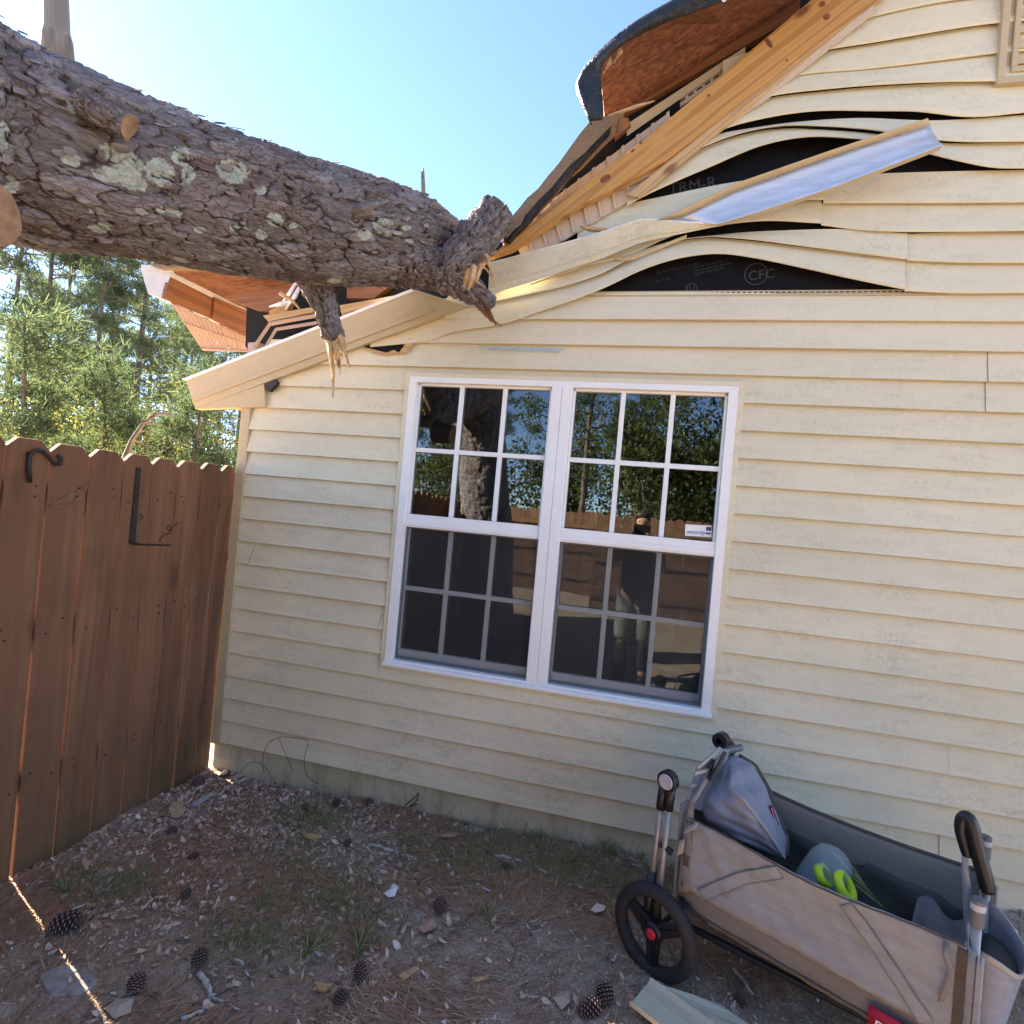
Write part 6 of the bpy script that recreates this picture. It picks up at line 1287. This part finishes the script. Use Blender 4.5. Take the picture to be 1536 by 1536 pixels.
def bush_proto(seed, H, Wd, n, size, nst=7, long=1.5):
    r = np.random.default_rng(seed); mb = MB(); cs = []; rs = []
    for i in range(nst):
        a = r.uniform(0, 6.28); L = H * r.uniform(.55, .95); e = np.array([math.cos(a) * Wd * r.uniform(.1, .5), math.sin(a) * Wd * r.uniform(.1, .5), L]); m = e * .5 + r.normal(0, .08 * H, 3)
        mb.tube([(0, 0, 0), m, e], [.03 * H / 4, .02 * H / 4, .006], 6)
        for q in range(5):
            c = m + (e - m) * r.uniform(.0, 1.1) + r.normal(0, .14, 3) * np.array([Wd, Wd, H * .6]); mb.tube([m + (e - m) * .3, c], [.012, .004], 4); cs.append(c); rs.append(np.array([.20 * Wd, .20 * Wd, .13 * H]) * r.uniform(.6, 1.3))
        c = np.array([r.normal(0, .3) * Wd, r.normal(0, .3) * Wd, H * r.uniform(.12, .4)]); cs.append(c); rs.append(np.array([.24 * Wd, .24 * Wd, .15 * H]))
    return mb, leafcloud(cs, rs, n, size, seed=seed + 1, long=long)
def plant_proto(pr, name, leafm, hide_z=-60):
    mb, (V, F, tone) = pr; o = thing(name, None, None, (0, 0, 0)); mb.build('trunk', M['treebark'], o); bao('crown', V, F, M[leafm], o, attrs={'tone': tone}); return o
protos = {
 'p1': plant_proto(pine_proto(41, 15, .42, .16, 30, 1900, .34), 'pine_tree', 'pineleaf'), 'p2': plant_proto(pine_proto(42, 17, .46, .20, 32, 2000, .36), 'pine_tree', 'pineleaf'),
 'p3': plant_proto(pine_proto(43, 13, .40, .12, 26, 1500, .32), 'pine_tree', 'pineleaf'),
 'y1': plant_proto(bush_proto(51, 3.6, 3.0, 4600, .055), 'leafy_shrub', 'yellowleaf'), 'b1': plant_proto(bush_proto(52, 3.3, 3.0, 4600, .055), 'leafy_shrub', 'broadleaf'),
 'b2': plant_proto(bush_proto(53, 9.5, 6.5, 11000, .17, 9), 'broadleaf_tree', 'broadleaf'), 'q1': plant_proto(pine_proto(44, 5.0, .12, .06, 24, 1100, .24), 'young_pine', 'pineleaf')}
used = set()
def plant(k, x, y, s=1., rz=None, label=None, group=None, z=-.06):
    o = protos[k] if k not in used else copy_tree(protos[k]); used.add(k)
    o.location = (x, y, z); o.rotation_euler = (0, 0, random.uniform(0, 6.28) if rz is None else rz); o.scale = (s, s, s * random.uniform(.95, 1.06))
    tag(o, label, {'p': 'pine tree', 'q': 'young pine', 'y': 'shrub', 'b': 'shrub'}[k[0]] if k != 'b2' else 'tree', group); return o
def at(u, D):
    d = ray(u, 690); d = np.array([d[0], d[1]]); d /= np.linalg.norm(d); return CAM[0] + d[0] * D, CAM[1] + d[1] * D
bg_g = 'pines beyond the fence'
for k, u, D, s, lab in [('p1', 47, 22, 1.0, 'slender pine with grey trunk at the left edge above the plant hook'), ('p2', 85, 31, 1.0, 'distant pine between the left edge pine and the dark thin one'), ('p3', 126, 19, .95, 'pine with the darkest thin bare trunk, above the third fence board'),
                     ('p2', 190, 20, .84, 'pine with the thickest grey trunk, just left of the gutter end'), ('p1', 243, 27, 1.0, 'pine standing behind the hanging vented soffit'), ('p3', 277, 22, .9, 'pine just left of the end of the rake board'), ('p1', 8, 26, 1.1, 'pine cut by the left edge of the photo'), ('p2', 160, 38, 1.0, 'faint far pine left of the thickest grey trunk'),
                     ('p1', 148, 30, 1.05, 'pine just left of the thickest grey trunk'), ('p2', 262, 34, 1.0, 'far pine behind the soffit end'), ('p1', 300, 26, .95, 'pine right of the rake board end'), ('p1', 325, 30, .95, 'pine hidden mostly behind the rake board end'), ('p2', 218, 40, 1.1, 'faint far pine under the gutter end'), ('p1', 68, 42, 1.1, 'faint far pine above the second fence board'), ('p2', 355, 36, 1.1, 'pine beside the house corner trim'), ('p2', 805, 34, 1.17, 'tall pine whose top shows over the roof beside the trunk fork')]:
    plant(k, *at(u, D), s * (.72 if u < 700 else .93), label=lab, group=bg_g)
for k, u, D, s, lab in [('y1', 30, 12.5, 1.0, 'yellow green shrub at the left edge above the fence'), ('y1', 130, 15, 1.15, 'brightest yellow shrub behind the dark thin pine trunk'), ('y1', 265, 15, .9, 'small yellow shrub below the rake board end'), ('b1', 200, 12, 1.0, 'green shrub below the thickest pine trunk'), ('b1', 90, 10.5, .85, 'dark green shrub right above the curled hook'), ('b1', 320, 11, .85, 'grey green shrub against the house corner'), ('q1', 15, 9.0, .7, 'young pine with blue green needles over the left end of the fence'),
                     ('q1', 140, 9.5, .62, 'young pine behind the middle of the fence'), ('q1', 300, 9.5, .68, 'young pine with grey arching stems near the house corner'), ('b1', 235, 18, 1.3, 'broad shrub far behind the vented soffit'), ('y1', 60, 19, 1.4, 'tall yellow shrub far behind the left pines'), ('b1', 160, 21, 1.5, 'tall green shrub far behind the third fence board'), ('b1', 10, 17, 1.4, 'tall green shrub far at the left edge'), ('y1', 330, 20, 1.4, 'yellow shrub far behind the house corner'), ('b1', 285, 24, 1.5, 'tall shrub far behind the rake board end')]:
    plant(k, *at(u, D), s, label=lab, group='shrubs beyond the fence')
# arching bare branch above the fence
mb = MB(); Q = [X(u, v, -1.2) for u, v in ((186, 690), (198, 660), (215, 635), (235, 622), (262, 616))]; mb.tube(Q, [.02, .017, .014, .010, .004], 6)
for a, b in (((205, 648), (230, 650)), ((215, 635), (250, 640)), ((198, 660), (222, 672)), ((235, 622), (268, 628)), ((212, 640), (240, 612))): mb.tube([X(*a, -1.2), X((a[0] + b[0]) / 2, (a[1] + b[1]) / 2 - 3, -1.2), X(*b, -1.2)], [.009, .006, .002], 5)
o = mb.build('bare_branch', M['treebark'], None, Q[0]); tag(o, 'bare grey branch arching up behind the middle of the fence', 'branch')
# rear of the yard, seen in the window
rf = thing('rear_fence', 'brown board fence across the back of the yard, mirrored in the window', 'fence', (2, -7.2, 0)); rf['label'] = 'brown board fence behind the photographer, mirrored in the right window half'
def fence_run(root, p, q, m, zt=1.75):
    p, q = np.array(p, float), np.array(q, float); L = np.linalg.norm(q - p); d = (q - p) / L; nn = np.array([-d[1], d[0]]); n = int(L / .147)
    for i in range(n):
        mb = MB(); dogear(mb, p + d * (i * .147 + .003), p + d * (i * .147 + .143), -.03, zt + random.uniform(-.02, .02), .018, -nn); mb.build('picket', m, root)
    for zz in (.35, .95, 1.5):
        a, b = p + nn * .002, q + nn * .002; MB().prism([np.r_[a, zz - .04], np.r_[b, zz - .04], np.r_[b, zz + .04], np.r_[a, zz + .04]], np.r_[nn * .04, 0]).build('rail', m, root)
fence_run(rf, (1.35, -7.1), (9.5, -7.1), M['fence2'])
rf2 = thing('side_fence', 'sunlit board fence far behind the photographer, mirrored in the left window half', 'fence', (-1, -9.5, 0)); fence_run(rf2, (-5.5, -9.6), (1.3, -9.6), M['fence2'], 1.8)
for x, y, k, s, lab in [(-4, -14, 'b2', .9, 'broadleaf tree mirrored at the left edge of the window'), (-1.0, -17, 'b2', 1.0, 'broadleaf tree mirrored behind the trunk in the window'), (2.4, -12.5, 'b2', .95, 'dark broadleaf tree mirrored at the left of the right window half'), (5.0, -11.5, 'b2', 1.0, 'dark broadleaf tree mirrored in the middle of the right window half'), (8.2, -12.5, 'b2', 1.05, 'broadleaf tree mirrored at the right edge of the window'), (11.5, -15, 'b2', 1.1, 'broadleaf tree beyond the back fence, farthest right'), (4, -18, 'b2', 1.2, 'broadleaf tree deep behind the back fence'),
                        (-2.3, -11.5, 'p3', .8, 'pine mirrored at the upper left of the window'), (.6, -10.8, 'p2', .9, 'leaning dark pine mirrored left of the mullion'), (-7, -16, 'p1', 1.0, 'pine far behind the yard at left'), (7, -20, 'p1', 1., 'pine far behind the yard at right'), (1.8, -22, 'p2', 1., 'pine far behind the yard in the middle'), (-5, -22, 'p2', 1.1, 'pine deep behind the yard at left')]:
    plant(k, x, y, s * (.60 if k == 'b2' else .48), label=lab, group='trees behind the photographer')

# ================================================================== the person taking the picture (seen in the window)
def skinned(name, pts, edges, radii, m, parent, sub=2):
    me = bpy.data.meshes.new(name); L = np.array(root_loc(parent)); me.from_pydata((np.array(pts, float) - L).tolist(), edges, []); me.materials.append(m)
    o = bpy.data.objects.new(name, me); COL.objects.link(o); o.parent = parent
    sk = o.modifiers.new('skin', 'SKIN'); sk.use_smooth_shade = True; lay = me.skin_vertices[0]
    for i, r in enumerate(radii):
        r = r if hasattr(r, '__len__') else (r, r); lay.data[i].radius = r; lay.data[i].use_root = (i == 0)
    ss_ = o.modifiers.new('sub', 'SUBSURF'); ss_.levels = ss_.render_levels = sub
    return o
px_, py_ = 2.18, -3.12
per = thing('person', 'person in black shirt and pale trousers holding a phone up, mirrored in the window', 'person', (px_, py_, 0))
P_ = lambda x, y, z: (px_ + x, py_ + y, z)
H = .975
pts = [P_(0, 0, .93), P_(0, 0, 1.09), P_(0, 0, 1.26), P_(0, -.01, 1.39), P_(0, .01, 1.46), P_(0, .03, 1.54), P_(0, .035, 1.62), P_(0, .02, 1.67),
       P_(-.09, 0, .88), P_(-.105, .01, .49), P_(-.11, -.02, .09), P_(-.115, .10, .04), P_(.09, 0, .88), P_(.105, .01, .49), P_(.11, -.02, .09), P_(.115, .10, .04),
       P_(-.17, 0, 1.36), P_(-.26, .08, 1.16), P_(-.10, .23, 1.40), P_(-.085, .27, 1.48), P_(.17, 0, 1.36), P_(.26, .08, 1.17), P_(.10, .23, 1.40), P_(.085, .27, 1.48)]
E_ = [(0, 1), (1, 2), (2, 3), (3, 4), (4, 5), (5, 6), (6, 7), (0, 8), (8, 9), (9, 10), (10, 11), (0, 12), (12, 13), (13, 14), (14, 15), (3, 16), (16, 17), (17, 18), (18, 19), (3, 20), (20, 21), (21, 22), (22, 23)]
R_ = [(.15, .11), (.14, .10), (.16, .11), (.13, .09), .055, (.075, .085), (.085, .10), (.06, .07), .085, .06, .042, .04, .085, .06, .042, .04, .055, .042, .03, .032, .055, .042, .03, .032]
skinned('body', pts, E_, R_, M['skin'], per)
skinned('shirt', [P_(0, 0, .86), P_(0, 0, 1.08), P_(0, 0, 1.26), P_(0, -.01, 1.39), P_(-.17, 0, 1.37), P_(-.235, .05, 1.24), P_(.17, 0, 1.37), P_(.235, .05, 1.24)], [(0, 1), (1, 2), (2, 3), (3, 4), (4, 5), (3, 6), (6, 7)], [(.195, .14), (.185, .13), (.195, .14), (.14, .10), .07, .062, .07, .062], M['shirt'], per)
skinned('trousers', [P_(0, 0, .93), P_(-.09, 0, .84), P_(-.105, .01, .48), P_(-.11, 0, .40), P_(.09, 0, .84), P_(.105, .01, .48), P_(.11, 0, .40)], [(0, 1), (1, 2), (2, 3), (0, 4), (4, 5), (5, 6)], [(.17, .13), .12, .10, .095, .12, .10, .095], M['jeans'], per)
for s in (-1, 1):
    skinned('boot', [P_(s * .11, .0, .42), P_(s * .11, -.01, .20), P_(s * .11, -.03, .06), P_(s * .112, .06, .045), P_(s * .115, .16, .035)], [(0, 1), (1, 2), (2, 3), (3, 4)], [.075, .065, .06, .05, .04], M['shoe'], per)
    for i, (dz, l) in enumerate(((-.024, .05), (-.008, .058), (.008, .055), (.022, .045))):
        b = (s * (.088 - dz * .2), .29, 1.495 + dz); skinned('finger', [P_(*b), P_(b[0] - s * .012, b[1] + .045, b[2] + .006), P_(b[0] - s * (.012 + l * .6), b[1] + .052, b[2] + .010)], [(0, 1), (1, 2)], [.009, .0085, .007], M['skin'], per, 1)
    skinned('thumb', [P_(s * .08, .275, 1.47), P_(s * .066, .285, 1.495), P_(s * .045, .29, 1.51)], [(0, 1), (1, 2)], [.011, .010, .008], M['skin'], per, 1)
    mb = MB(); mb.lathe([(.0005, 0), (.008, .002), (.009, .006)], P_(s * .032, .130, 1.63), (0, 1, 0), 10); mb.build('eye', M['shirt'], per)
skinned('hair', [P_(0, -.03, 1.58), P_(0, -.005, 1.67), P_(0, .03, 1.70), P_(0, .085, 1.69)], [(0, 1), (1, 2), (2, 3)], [(.085, .075), (.092, .085), (.088, .07), (.06, .035)], M['hair'], per)
skinned('nose', [P_(0, .125, 1.62), P_(0, .15, 1.60)], [(0, 1)], [.012, .016], M['skin'], per, 1)
skinned('mouth', [P_(-.022, .122, 1.565), P_(0, .128, 1.563), P_(.022, .122, 1.565)], [(0, 1), (1, 2)], [.005, .007, .005], M['red'], per, 1)
ph = MB().box(P_(-.075, .318, 1.475), P_(.085, .326, 1.600)).build('phone', M['plastic'], None, P_(0, .34, 1.46), bevel=.004); tag(ph, 'black phone held up in both hands of the person in the window', 'phone')
